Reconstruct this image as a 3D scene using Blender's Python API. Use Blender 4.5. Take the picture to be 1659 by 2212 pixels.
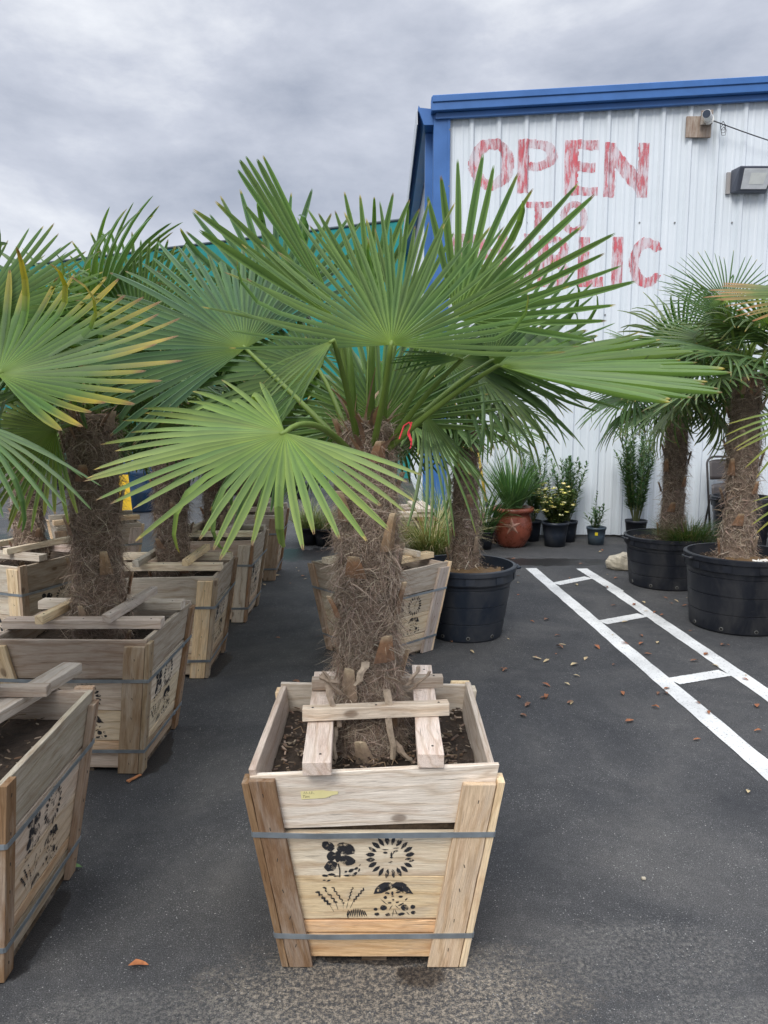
import bpy, math, random
from math import sin, cos, pi, radians
from mathutils import Vector, Matrix, noise
import numpy as np
V = Vector
for o in list(bpy.data.objects): bpy.data.objects.remove(o)
S = bpy.context.scene
# ---------------------------------------------------------------- camera
CH = 1.55; TILT = radians(7.8); FV = 1661.0; CX = 829.5; CY = 1106.0     # picture units: 1659 x 2212
cam = bpy.data.cameras.new('camera'); co = bpy.data.objects.new('camera', cam); S.collection.objects.link(co)
co.location = (0, 0, CH); co.rotation_euler = (pi/2 - TILT, 0, 0)
cam.sensor_fit = 'HORIZONTAL'; cam.sensor_width = 36; cam.lens = 36*FV/1659; cam.clip_end = 500; cam.clip_start = .05
S.camera = co
# ---------------------------------------------------------------- world: overcast sky
w = bpy.data.worlds.new('World'); S.world = w; w.use_nodes = True
nt = w.node_tree; nt.nodes.clear(); N = nt.nodes.new; L = nt.links.new
SUN_EL, SUN_AZ = radians(44), radians(202)
sky = N('ShaderNodeTexSky'); sky.sky_type = 'NISHITA'; sky.sun_disc = False; sky.sun_elevation = SUN_EL; sky.sun_rotation = SUN_AZ
sk = N('ShaderNodeMixRGB'); sk.blend_type = 'MULTIPLY'; sk.inputs[0].default_value = 1; sk.inputs[2].default_value = (.08, .08, .08, 1); L(sky.outputs[0], sk.inputs[1])
tc = N('ShaderNodeTexCoord'); sp = N('ShaderNodeSeparateXYZ'); L(tc.outputs['Generated'], sp.inputs[0])
az = N('ShaderNodeMath'); az.operation = 'MAXIMUM'; L(sp.outputs['Z'], az.inputs[0]); az.inputs[1].default_value = 0
a1 = N('ShaderNodeMath'); a1.operation = 'ADD'; L(az.outputs[0], a1.inputs[0]); a1.inputs[1].default_value = .5
dv = N('ShaderNodeVectorMath'); dv.operation = 'DIVIDE'; cb = N('ShaderNodeCombineXYZ')
L(a1.outputs[0], cb.inputs[0]); L(a1.outputs[0], cb.inputs[1]); cb.inputs[2].default_value = 1
L(tc.outputs['Generated'], dv.inputs[0]); L(cb.outputs[0], dv.inputs[1])
mp = N('ShaderNodeMapping'); L(tc.outputs['Generated'], mp.inputs[0]); mp.inputs['Location'].default_value = (5.3, 1.9, .4); mp.inputs['Scale'].default_value = (1.0, .8, 2.1)
n1 = N('ShaderNodeTexNoise'); L(mp.outputs[0], n1.inputs['Vector']); n1.inputs['Scale'].default_value = 3.6; n1.inputs['Detail'].default_value = 9; n1.inputs['Roughness'].default_value = .58; n1.inputs['Distortion'].default_value = .12
cr = N('ShaderNodeValToRGB'); L(n1.outputs['Fac'], cr.inputs[0])
e = cr.color_ramp.elements; e[0].position = .29; e[0].color = (.265, .29, .352, 1); e[1].position = .72; e[1].color = (.64, .655, .68, 1)
m_ = cr.color_ramp.elements.new(.5); m_.color = (.40, .422, .482, 1)
mr = N('ShaderNodeMapRange'); L(sp.outputs['Z'], mr.inputs[0]); mr.inputs[1].default_value = .5; mr.inputs[2].default_value = 1; mr.inputs[3].default_value = 1; mr.inputs[4].default_value = 4.2
sc_ = N('ShaderNodeVectorMath'); sc_.operation = 'SCALE'; L(cr.outputs[0], sc_.inputs[0]); L(mr.outputs[0], sc_.inputs['Scale'])
mx = N('ShaderNodeMixRGB'); mx.inputs[0].default_value = .93; L(sk.outputs[0], mx.inputs[1]); L(sc_.outputs[0], mx.inputs[2])
bg = N('ShaderNodeBackground'); L(mx.outputs[0], bg.inputs[0]); bg.inputs[1].default_value = 1.0
ow = N('ShaderNodeOutputWorld'); L(bg.outputs[0], ow.inputs[0])
sun = bpy.data.lights.new('sun', 'SUN'); sun.energy = 1.5; sun.angle = radians(25); sun.color = (1, .97, .92)
so = bpy.data.objects.new('sun', sun); S.collection.objects.link(so)
sd = V((sin(SUN_AZ)*cos(SUN_EL), cos(SUN_AZ)*cos(SUN_EL), sin(SUN_EL))); so.rotation_euler = sd.to_track_quat('Z', 'Y').to_euler()
S.view_settings.view_transform = 'Standard'; S.view_settings.look = 'None'; S.view_settings.exposure = 0.68; S.view_settings.gamma = 1
try: S.cycles.max_bounces = 6; S.cycles.transparent_max_bounces = 12
except Exception: pass
# ---------------------------------------------------------------- helpers
def ray(x, y):
    a = (x-CX)/FV; b = (CY-y)/FV
    return V((a, cos(TILT)+b*sin(TILT), -sin(TILT)+b*cos(TILT)))
def P(x, y, Y):
    d = ray(x, y); return V((0, 0, CH)) + d*(Y/d.y)
def G(x, y, h=0.0):
    d = ray(x, y); return V((0, 0, CH)) + d*((h-CH)/d.z)
class MB:
    def __init__(s): s.v = []; s.f = []; s.g = []; s.c = []
    def add(s, vs, fs, col=(.5, .5, .5), gr=None):
        b = len(s.v); s.v += [tuple(v) for v in vs]; s.f += [tuple(b+i for i in f) for f in fs]
        s.g += [tuple(x) for x in (gr or vs)]
        if isinstance(col, list): s.c += [tuple(c[:3])+(1,) for c in col]
        else: s.c += [tuple(col[:3])+(1,)]*len(vs)
    def build(s, name, mat, parent=None, smooth=False, bevel=0, mesh_only=False):
        me = bpy.data.meshes.new(name); me.from_pydata(s.v, [], s.f); me.validate(clean_customdata=False)
        if len(me.vertices) == len(s.v):
            a = me.attributes.new('grain', 'FLOAT_VECTOR', 'POINT'); a.data.foreach_set('vector', np.array(s.g, 'f').ravel())
            a = me.attributes.new('tint', 'FLOAT_COLOR', 'POINT'); a.data.foreach_set('color', np.array(s.c, 'f').ravel())
        me.materials.append(mat)
        if smooth: me.polygons.foreach_set('use_smooth', [True]*len(me.polygons))
        me.update()
        if mesh_only: return me
        return obj(name, me, parent, bevel)
def obj(name, me, parent=None, bevel=0):
    o = bpy.data.objects.new(name, me); S.collection.objects.link(o); o.parent = parent
    if bevel:
        b = o.modifiers.new('bevel', 'BEVEL'); b.width = bevel; b.segments = 1; b.limit_method = 'ANGLE'; b.angle_limit = radians(50)
    return o
def tag(o, label=None, cat=None, group=None, kind=None):
    if label: o['label'] = label
    if cat: o['category'] = cat
    if group: o['group'] = group
    if kind: o['kind'] = kind
    return o
def empty(name, loc=(0, 0, 0), rz=0.0):
    o = bpy.data.objects.new(name, None); S.collection.objects.link(o); o.location = loc; o.rotation_euler = (0, 0, rz); o.empty_display_size = .1
    return o
def box(mb, a, b, col=(.5,)*3, gr=None):
    (x0, y0, z0), (x1, y1, z1) = a, b
    vs = [(x0, y0, z0), (x1, y0, z0), (x1, y1, z0), (x0, y1, z0), (x0, y0, z1), (x1, y0, z1), (x1, y1, z1), (x0, y1, z1)]
    mb.add(vs, [(3, 2, 1, 0), (4, 5, 6, 7), (0, 1, 5, 4), (1, 2, 6, 5), (2, 3, 7, 6), (3, 0, 4, 7)], col, gr)
def tube(mb, pts, rad, n=8, col=(.5,)*3, cap=True):
    pts = [V(p) for p in pts]; m = len(pts); rs = rad if isinstance(rad, (list, tuple)) else [rad]*m
    vs = []; up = V((0, 0, 1))
    gs = []; Lc = 0
    t0 = (pts[1]-pts[0]).normalized(); a = t0.cross(up)
    if a.length < .05: a = t0.cross(V((1, 0, 0)))
    a.normalize()
    for i, p in enumerate(pts):
        t = (pts[min(i+1, m-1)]-pts[max(i-1, 0)]).normalized()
        a = (a - t*a.dot(t)).normalized(); b = t.cross(a)
        if i: Lc += (p-pts[i-1]).length
        for k in range(n):
            an = 2*pi*k/n; vs.append(p+(a*cos(an)+b*sin(an))*rs[i]); gs.append((Lc, an*rs[i], rs[i]))
    fs = [(i*n+k, i*n+(k+1) % n, (i+1)*n+(k+1) % n, (i+1)*n+k) for i in range(m-1) for k in range(n)]
    if cap: fs += [tuple(range(n-1, -1, -1)), tuple((m-1)*n+k for k in range(n))]
    mb.add(vs, fs, col, gs)
def lathe(mb, prof, n=48, c=(0, 0, 0), col=(.5,)*3, closed=False):
    m = len(prof); vs = [(c[0]+r*cos(2*pi*k/n), c[1]+r*sin(2*pi*k/n), c[2]+z) for r, z in prof for k in range(n)]
    fs = [(i*n+k, i*n+(k+1) % n, (i+1)*n+(k+1) % n, (i+1)*n+k) for i in range(m-1) for k in range(n)]
    mb.add(vs, fs, col)
def lerp(a, b, t): return a+(b-a)*t
def mixc(a, b, t): return tuple(lerp(x, y, t) for x, y in zip(a, b))
def jit(R, c, s=.1):
    k = 1+R.uniform(-s, s); return tuple(x*k*(1+R.uniform(-s*.3, s*.3)) for x in c)
# ---------------------------------------------------------------- materials
def newmat(name):
    m = bpy.data.materials.new(name); m.use_nodes = True; t = m.node_tree
    return m, t, t.nodes['Principled BSDF'], t.nodes.new, t.links.new
def setin(n, **k):
    for a, b in k.items(): n.inputs[a.replace('_', ' ')].default_value = b
def ramp(N, L, src, stops):
    r = N('ShaderNodeValToRGB'); L(src, r.inputs[0]); e = r.color_ramp.elements
    e[0].position, e[0].color = stops[0][0], tuple(stops[0][1])+(1,); e[1].position, e[1].color = stops[-1][0], tuple(stops[-1][1])+(1,)
    for p, c in stops[1:-1]: q = e.new(p); q.color = tuple(c)+(1,)
    return r
def nz(N, L, vec, scale, detail=4, rough=.5, dist=0, mapscale=None, loc=None):
    if mapscale or loc:
        m = N('ShaderNodeMapping'); L(vec, m.inputs[0])
        if mapscale: m.inputs['Scale'].default_value = mapscale
        if loc: m.inputs['Location'].default_value = loc
        vec = m.outputs[0]
    n = N('ShaderNodeTexNoise'); L(vec, n.inputs['Vector']); setin(n, Scale=scale, Detail=detail, Roughness=rough, Distortion=dist); return n.outputs['Fac']
def mix(N, L, mode, fac, a, b):
    m = N('ShaderNodeMixRGB'); m.blend_type = mode
    for i, x in enumerate((fac, a, b)):
        if isinstance(x, (int, float)): m.inputs[i].default_value = x
        elif isinstance(x, tuple): m.inputs[i].default_value = tuple(x)+(1,)
        else: L(x, m.inputs[i])
    return m.outputs[0]
def bump(N, L, bs, h, dist=.002, st=.6):
    b = N('ShaderNodeBump'); L(h, b.inputs['Height']); setin(b, Distance=dist, Strength=st); L(b.outputs[0], bs.inputs['Normal'])
def attr(N, name): a = N('ShaderNodeAttribute'); a.attribute_name = name; return a
def simple(name, col=None, rough=.5, metal=0, var=.15, scale=8, bumpd=0, bscale=60, spec=.5):
    m, t, bs, N, L = newmat(name); c = N('ShaderNodeTexCoord').outputs['Object']
    f = nz(N, L, c, scale, 6, .6)
    base = attr(N, 'tint').outputs['Color'] if col is None else col
    r = ramp(N, L, f, [(.3, (1-var,)*3), (.7, (1+var,)*3)])
    L(mix(N, L, 'MULTIPLY', 1.0, base, r.outputs[0]), bs.inputs['Base Color'])
    rr = ramp(N, L, f, [(.3, (rough*.85,)*3), (.7, (min(1, rough*1.15),)*3)]); L(rr.outputs[0], bs.inputs['Roughness'])
    setin(bs, Metallic=metal); bs.inputs['Specular IOR Level'].default_value = spec
    if bumpd: bump(N, L, bs, nz(N, L, c, bscale, 6, .65), bumpd)
    return m
def wood_mat():
    m, t, bs, N, L = newmat('weathered_wood'); g = attr(N, 'grain').outputs['Vector']; tint = attr(N, 'tint').outputs['Color']
    warp = nz(N, L, g, 1, 3, .5, .6, (2.2, 9, 9))
    wv = N('ShaderNodeMath'); wv.operation = 'MULTIPLY'; L(warp, wv.inputs[0]); wv.inputs[1].default_value = 20
    s = N('ShaderNodeSeparateXYZ'); L(g, s.inputs[0])
    ay = N('ShaderNodeMath'); ay.operation = 'MULTIPLY_ADD'; L(s.outputs['Y'], ay.inputs[0]); ay.inputs[1].default_value = 150; L(wv.outputs[0], ay.inputs[2])
    az_ = N('ShaderNodeMath'); az_.operation = 'MULTIPLY_ADD'; L(s.outputs['Z'], az_.inputs[0]); az_.inputs[1].default_value = 170; L(ay.outputs[0], az_.inputs[2])
    sn = N('ShaderNodeMath'); sn.operation = 'SINE'; L(az_.outputs[0], sn.inputs[0])
    rg = ramp(N, L, sn.outputs[0], [(0, (1.03,)*3), (.4, (1.0,)*3), (.85, (.91, .87, .82)), (1, (.80, .74, .68))])
    fib = nz(N, L, g, 1, 5, .75, 0, (14, 420, 420)); rf = ramp(N, L, fib, [(.32, (.70, .67, .63)), (.6, (1.10,)*3)])
    col = mix(N, L, 'MULTIPLY', .85, tint, rg.outputs[0]); col = mix(N, L, 'MULTIPLY', .9, col, rf.outputs[0])
    # grey weathering, brown water stains
    we = nz(N, L, g, 1, 5, .6, .4, (5, 22, 22), (3, 7, 1)); rw = ramp(N, L, we, [(.46, (0,)*3), (.68, (1,)*3)])
    col = mix(N, L, 'MIX', mix(N, L, 'MULTIPLY', 1.0, rw.outputs[0], (.38,)*3), col, (.62, .56, .48))
    st = nz(N, L, g, 1, 7, .7, .5, (4, 24, 24), (11, 2, 5)); rs = ramp(N, L, st, [(.50, (0,)*3), (.66, (.75,)*3), (.85, (1,)*3)])
    col = mix(N, L, 'MIX', mix(N, L, 'MULTIPLY', 1.0, rs.outputs[0], (.5,)*3), col, mix(N, L, 'MULTIPLY', 1.0, tint, (.48, .30, .20)))
    # knots
    vo = N('ShaderNodeTexVoronoi'); mm = N('ShaderNodeMapping'); L(g, mm.inputs[0]); mm.inputs['Scale'].default_value = (3.4, 6, 6); L(mm.outputs[0], vo.inputs['Vector']); vo.inputs['Scale'].default_value = 1
    rk = ramp(N, L, vo.outputs['Distance'], [(.0, (1,)*3), (.055, (.85,)*3), (.085, (.15,)*3), (.15, (0,)*3)])
    col = mix(N, L, 'MIX', mix(N, L, 'MULTIPLY', 1.0, rk.outputs[0], (.75,)*3), col, (.12, .065, .035))
    # dark fine cracks
    ck = nz(N, L, g, 1, 3, .6, .2, (6, 260, 260), (5, 5, 9)); rc = ramp(N, L, ck, [(.27, (.35,)*3), (.34, (1,)*3)])
    col = mix(N, L, 'MULTIPLY', .8, col, rc.outputs[0])
    L(col, bs.inputs['Base Color']); setin(bs, Roughness=.82); bs.inputs['Specular IOR Level'].default_value = .25
    hh = mix(N, L, 'ADD', .5, rf.outputs[0], rg.outputs[0]); bump(N, L, bs, mix(N, L, 'MULTIPLY', 1.0, hh, rc.outputs[0]), .0022, .9)
    return m
def leaf_mat(name='palm_leaf', trans=.22, rough=.42):
    m, t, bs, N, L = newmat(name); g = attr(N, 'grain').outputs['Vector']; tint = attr(N, 'tint').outputs['Color']
    f = nz(N, L, g, 1, 4, .7, 0, (4, 500, 1)); r = ramp(N, L, f, [(.3, (.84,)*3), (.7, (1.14,)*3)])
    b = nz(N, L, g, 1, 4, .6, 0, (9, 30, 1)); rb = ramp(N, L, b, [(.3, (.85, .88, .9)), (.72, (1.15, 1.1, 1.0))])
    col = mix(N, L, 'MULTIPLY', 1.0, tint, r.outputs[0]); col = mix(N, L, 'MULTIPLY', 1.0, col, rb.outputs[0])
    ge = N('ShaderNodeNewGeometry'); col = mix(N, L, 'MIX', ge.outputs['Backfacing'], col, mix(N, L, 'MULTIPLY', 1.0, col, (1.12, 1.08, 1.15)))
    L(col, bs.inputs['Base Color']); setin(bs, Roughness=rough); bs.inputs['Specular IOR Level'].default_value = .45
    bump(N, L, bs, r.outputs[0], .0008, .4)
    tr = N('ShaderNodeBsdfTranslucent'); L(mix(N, L, 'MULTIPLY', 1.0, col, (1.5, 1.6, .7)), tr.inputs[0])
    ms = N('ShaderNodeMixShader'); ms.inputs[0].default_value = trans; L(bs.outputs[0], ms.inputs[1]); L(tr.outputs[0], ms.inputs[2])
    L(ms.outputs[0], t.nodes['Material Output'].inputs[0]); return m
def asphalt_mat():
    m, t, bs, N, L = newmat('asphalt'); c = N('ShaderNodeTexCoord').outputs['Object']
    ag = nz(N, L, c, 260, 3, .8); ra = ramp(N, L, ag, [(.3, (.022, .022, .024)), (.52, (.057, .057, .058)), (.75, (.17, .168, .165))])
    bl = nz(N, L, c, 1.3, 7, .62, .8); rb = ramp(N, L, bl, [(.3, (.62, .64, .68)), (.5, (1.0,)*3), (.72, (1.55, 1.5, 1.42))])
    col = mix(N, L, 'MULTIPLY', 1.0, ra.outputs[0], rb.outputs[0])
    med = nz(N, L, c, 14, 6, .75, 1.5); rm = ramp(N, L, med, [(.35, (.82,)*3), (.6, (1.05,)*3), (.78, (1.7, 1.65, 1.55))])
    col = mix(N, L, 'MULTIPLY', 1.0, col, rm.outputs[0])
    # pale flecks of aggregate
    for sc, thr, cc in ((95, .19, (.36, .355, .34)), (33, .085, (.5, .48, .44)), (170, .25, (.24, .24, .235))):
        vo = N('ShaderNodeTexVoronoi'); L(c, vo.inputs['Vector']); vo.inputs['Scale'].default_value = sc
        r1 = ramp(N, L, vo.outputs['Distance'], [(thr*.7, (1,)*3), (thr, (0,)*3)])
        se = N('ShaderNodeSeparateColor'); L(vo.outputs['Color'], se.inputs[0])
        r2 = ramp(N, L, se.outputs[0], [(.52, (0,)*3), (.56, (1,)*3)])
        cl = ramp(N, L, nz(N, L, c, 3, 4, .7), [(.35, (.15,)*3), (.65, (1,)*3)])
        col = mix(N, L, 'MIX', mix(N, L, 'MULTIPLY', 1.0, mix(N, L, 'MULTIPLY', 1.0, r1.outputs[0], r2.outputs[0]), cl.outputs[0]), col, cc)
    def patch(cx, cy, rx, ry, thr=.5, soft=.12, nscale=9):
        mp = N('ShaderNodeMapping'); mp.vector_type = 'POINT'; L(c, mp.inputs[0]); mp.inputs['Location'].default_value = (-cx/rx, -cy/ry, 0); mp.inputs['Scale'].default_value = (1/rx, 1/ry, 0)
        ln = N('ShaderNodeVectorMath'); ln.operation = 'LENGTH'; L(mp.outputs[0], ln.inputs[0])
        n = nz(N, L, c, nscale, 7, .7); ma = N('ShaderNodeMath'); ma.operation = 'MULTIPLY_ADD'; L(n, ma.inputs[0]); ma.inputs[1].default_value = -1.6; L(ln.outputs['Value'], ma.inputs[2])
        return ramp(N, L, ma.outputs[0], [(max(0, thr-.5-soft)+.0, (1,)*3), (max(.02, thr-.5+soft), (0,)*3)]).outputs[0]
    # sand spilled by the near crate
    sand = patch(.02, 1.85, .40, .16, .62, .60, 11); gr = ramp(N, L, nz(N, L, c, 75, 9, .85), [(.47, (0,)*3), (.60, (1,)*3)])
    col = mix(N, L, 'MIX', mix(N, L, 'MULTIPLY', 1.0, mix(N, L, 'MULTIPLY', 1.0, sand, gr.outputs[0]), (.85,)*3), col, (.40, .34, .26))
    wet_and_shade = patch(.10, 1.92, .07, .04, .6, .3, 30)
    for q in ((-1.0, 8.0, 1.3, .4), (1.6, 7.6, 1.1, .22), (-3.6, 8.4, 1.6, 1.8), (-1.02, 3.28, .07, .26), (-1.04, 2.1, .06, .26), (.0, 1.985, .22, .03), (-1.0, 4.5, .06, .26)):  # wet stains; the narrow strips along crate bases also paint in contact shadow
        wet_and_shade = mix(N, L, 'LIGHTEN', 1.0, wet_and_shade, patch(*q))
    col = mix(N, L, 'MIX', wet_and_shade, col, mix(N, L, 'MULTIPLY', 1.0, col, (.42, .40, .40)))
    # pale dusty scuffs
    for q in ((.75, 2.0, .3, .15), (-.6, 1.75, .35, .12), (.9, 1.75, .3, .10), (-3.2, 7.2, 1.2, .6), (1.5, 8.8, 2.4, .2)):
        col = mix(N, L, 'MIX', mix(N, L, 'MULTIPLY', 1.0, mix(N, L, 'MULTIPLY', 1.0, patch(*q, .45, .4, 30), gr.outputs[0]), (.5,)*3), col, (.24, .225, .20))
    L(col, bs.inputs['Base Color'])
    L(ramp(N, L, wet_and_shade, [(0, (.86,)*3), (1, (.35,)*3)]).outputs[0], bs.inputs['Roughness']); bs.inputs['Specular IOR Level'].default_value = .35
    bump(N, L, bs, nz(N, L, c, 190, 4, .7), .004, .8); return m
def alpha_paint(name, stretch, lo, hi, rough=.6, col=None, scale=1):
    m, t, bs, N, L = newmat(name); c = N('ShaderNodeTexCoord').outputs['Object']; tint = attr(N, 'tint').outputs['Color']
    if stretch: a = nz(N, L, c, scale, 6, .68, .2, stretch)
    else: a = nz(N, L, c, scale, 6, .7)
    r = ramp(N, L, a, [(lo, (.14 if stretch else 0,)*3), (hi, (1,)*3)])
    v = ramp(N, L, nz(N, L, c, 3, 4, .6), [(.3, (.8,)*3), (.7, (1.25,)*3)])
    L(mix(N, L, 'MULTIPLY', 1.0, tint, v.outputs[0]), bs.inputs['Base Color']); L(r.outputs[0], bs.inputs['Alpha']); setin(bs, Roughness=rough); return m
def plastic_mat():
    m, t, bs, N, L = newmat('black_plastic'); c = N('ShaderNodeTexCoord').outputs['Object']; tint = attr(N, 'tint').outputs['Color']
    d = ramp(N, L, nz(N, L, c, 3.2, 8, .72, .6, (1, 1, .6)), [(.46, (0,)*3), (.72, (1,)*3)]); sc = ramp(N, L, nz(N, L, c, 1, 4, .7, 2.5, (9, 9, 45)), [(.64, (0,)*3), (.70, (1,)*3)])
    f = mix(N, L, 'ADD', 1.0, mix(N, L, 'MULTIPLY', 1.0, d.outputs[0], (.35,)*3), mix(N, L, 'MULTIPLY', 1.0, sc.outputs[0], (.22,)*3))
    L(mix(N, L, 'MIX', f, tint, (.115, .108, .098)), bs.inputs['Base Color']); L(ramp(N, L, d.outputs[0], [(0, (.38,)*3), (1, (.7,)*3)]).outputs[0], bs.inputs['Roughness']); bs.inputs['Specular IOR Level'].default_value = .4
    bump(N, L, bs, nz(N, L, c, 25, 5, .6), .0008); return m
def siding_mat():
    m, t, bs, N, L = newmat('white_siding'); c = N('ShaderNodeTexCoord').outputs['Object']
    s = nz(N, L, c, 1, 5, .65, 0, (9, 9, .5)); r = ramp(N, L, s, [(.3, (.63, .68, .72)), (.5, (.68, .725, .765)), (.7, (.72, .76, .80))])
    d = nz(N, L, c, 1.2, 5, .7); rd = ramp(N, L, d, [(.35, (.94, .95, .95)), (.7, (1.02,)*3)])
    L(mix(N, L, 'MULTIPLY', 1.0, r.outputs[0], rd.outputs[0]), bs.inputs['Base Color']); setin(bs, Roughness=.45); return m
WOOD = wood_mat(); LEAF = leaf_mat(trans=.28, rough=.5); HERB = leaf_mat('herb_leaf', .2, .5); ASPH = asphalt_mat()
SIDING = siding_mat(); BLUE = simple('blue_metal_trim', (.040, .135, .37), .42, 0, .12, 3)
RED = alpha_paint('worn_red_paint', (19, 19, 4.0), .45, .66)
INK1 = alpha_paint('stencil_ink', None, .37, .47, .8, scale=55); INK2 = alpha_paint('faded_stencil_ink', None, .40, .53, .8, scale=38)
LINEP = alpha_paint('worn_line_paint', None, .30, .43, .75, scale=90)
FIBRE = simple('palm_fibre', None, .9, 0, .25, 30, spec=.15); CORE = simple('palm_trunk_mat', None, .95, 0, .4, 40, .01, 90, .1)
STUB = simple('leaf_base', None, .75, 0, .3, 60, .002, 150, .2); SOIL = simple('soil', None, .95, 0, .4, 40, .01, 110, .2)
STRAP = simple('steel_strap', (.32, .36, .39), .36, .6, .25, 14); PLAST = plastic_mat()
GREYP = simple('plain_paint', None, .5, 0, .12, 6); TERRA = simple('glazed_terracotta', None, .28, 0, .35, 12, .003, 22)
DRY = simple('dry_leaf', None, .7, 0, .25, 60, .001, 200, .3); NAIL = simple('nail', (.05, .04, .035), .5, .6)
STONE = simple('stone', (.44, .39, .30), .9, 0, .35, 14, .01, 25)
# ---------------------------------------------------------------- ground
mb = MB(); n = 60; xs = sorted([-90, -60, -40, -25]+[(-15+30*i/50) for i in range(51)]+[25, 40, 60, 90]); ys = sorted([-20, -10, -5]+[30*i/50 for i in range(51)]+[45, 70, 110, 160])
mb.add([(x, y, 0) for y in ys for x in xs], [(j*len(xs)+i, j*len(xs)+i+1, (j+1)*len(xs)+i+1, (j+1)*len(xs)+i) for j in range(len(ys)-1) for i in range(len(xs)-1)])
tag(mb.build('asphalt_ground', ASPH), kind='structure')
def stripe(mb, pts, wd, z):
    R = random.Random(5); pts = [V((p[0], p[1], 0)) for p in pts]; vs = []; fs = []
    m = 60; (a, b) = pts; d = (b-a); nn = V((-d.y, d.x, 0)).normalized()*wd/2
    for i in range(m+1):
        p = a+d*i/m
        for s in (-1, 1): q = p+nn*s*(1+R.uniform(-.05, .05)); vs.append((q.x, q.y, z))
    fs = [(2*i+1, 2*i, 2*i+2, 2*i+3) for i in range(m)]; mb.add(vs, fs, (.62, .62, .60))
mb = MB()
def line_pt(a, b, t): return (lerp(a[0], b[0], t), lerp(a[1], b[1], t))
l0, l1 = (1.42, 7.29), (1.70, 2.2); r0, r1 = (1.905, 7.27), (2.155, 2.2)
stripe(mb, (l0, l1), .105, .004); stripe(mb, (r0, (1.98, 6.35)), .105, .004); stripe(mb, ((1.957, 6.44), (2.17, 2.2)), .105, .0042)
for yl, yr in ((6.60, 6.90), (5.38, 5.62), (4.18, 4.36), (2.95, 3.12)):
    xl = lerp(l0[0], l1[0], (7.29-yl)/5.09); xr = lerp(1.905, 2.16, (7.27-yr)/5.07)
    stripe(mb, ((xl+.052, yl+.02), (xr-.05, yr-.02)), .105, .0046)
tag(mb.build('parking_lines', LINEP), kind='structure')
# ---------------------------------------------------------------- building
BY = 9.1; BX0, BX1 = .60, 13.0
def topz(x): return 4.905+.0547*(x-.543)
def rib(x):
    u = ((x-.98+30.5) % .305)
    u = min(u, .305-u)
    if u < .016: return .032
    if u < .040: return .032*(1-(u-.016)/.024)
    for c in (.102,):
        if abs(u-c) < .008: return .006
        if abs(u-c) < .02: return .006*(1-(abs(u-c)-.008)/.012)
    return 0.0
def rib_breaks(x0, x1):
    out = {x0, x1}; k = int((x0-.98)/.305)-1
    while .98+k*.305 < x1+.4:
        c = .98+k*.305
        for d in (.016, .04, .082, .094, .11, .122):
            for s in (-1, 1):
                if x0 < c+s*d < x1: out.add(round(c+s*d, 5))
        k += 1
    return sorted(out)
B = tag(empty('metal_building', (BX0, BY, 0)), 'white ribbed metal building with blue roof trim and faded red OPEN TO PUBLIC lettering', 'building')
def LB(v): return (v[0]-BX0, v[1]-BY, v[2])
mb = MB(); bx = rib_breaks(.66, BX1); vs = []
for x in bx:
    for z in (0.03, topz(x)-.06): vs.append(LB((x, BY-rib(x), z)))
mb.add(vs, [(2*i, 2*i+2, 2*i+3, 2*i+1) for i in range(len(bx)-1)]); mb.build('front_wall', SIDING, B)
mb = MB(); by = rib_breaks(BY+.05, BY+20); vs = []
for y in by:
    for z in (0.03, 4.80): vs.append(LB((BX0-rib(y), y, z)))
mb.add(vs, [(2*i+1, 2*i+3, 2*i+2, 2*i) for i in range(len(by)-1)]); mb.build('side_wall', SIDING, B)
mb = MB()
box(mb, LB((BX0+.02, BY+.03, -.05)), LB((BX1, BY+20, .06)), (.3, .29, .27)); mb.build('concrete_footing', simple('concrete', (.3, .29, .27), .9, 0, .3, 10, .004), B)
mb = MB()
def slab(mb, x0, x1, y0, y1, za, zb, col=(.05, .15, .4)):   # za/zb offsets under the roof line
    vs = []
    for y in (y0, y1):
        for x in (x0, x1):
            for dz in (za, zb): vs.append(LB((x, y, topz(x)+dz)))
    mb.add(vs, [(0, 2, 3, 1), (4, 5, 7, 6), (0, 1, 5, 4), (2, 6, 7, 3), (1, 3, 7, 5), (0, 4, 6, 2)], col)
slab(mb, .54, BX1, BY+.01, BY+20, -.03, 0); mb.build('roof', simple('roof_metal', (.5, .52, .55), .4, .2), B)
mb = MB(); slab(mb, .52, BX1+.1, BY-.15, BY+.008, -.14, .012); slab(mb, .53, BX1+.1, BY-.165, BY-.152, -.055, .018); mb.build('rake_trim', BLUE, B, bevel=.006)
mb = MB(); slab(mb, .57, BX1+.1, BY-.085, BY-.04, -.205, -.142); mb.build('fascia_trim', BLUE, B, bevel=.003)
mb = MB(); box(mb, LB((.555, BY-.055, 0.02)), LB((.735, BY-.036, topz(.6)-.15))); box(mb, LB((.553, BY-.033, .02)), LB((.572, BY+.10, topz(.6)-.15))); box(mb, LB((.705, BY-.060, .02)), LB((.737, BY-.0555, topz(.6)-.15)))
mb.build('corner_trim', BLUE, B, bevel=.003)
mb = MB()
prof = [(.56, 4.66), (.445, 4.66), (.40, 4.78), (.375, 4.825), (.385, 4.865), (.40, 4.84), (.55, 4.825)]
vs = [LB((x, y, z)) for y in (BY-.03, BY+19.8) for x, z in prof]; k = len(prof)
mb.add(vs, [(i, (i+1) % k, k+(i+1) % k, k+i) for i in range(k)]+[tuple(range(k-1, -1, -1)), tuple(range(k, 2*k))]); mb.build('gutter', BLUE, B)
mb = MB(); vs = [LB((.372-.003*0, y, z)) for y in (BY+.02, BY+19.8) for z in (4.79, 4.885)]
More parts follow.
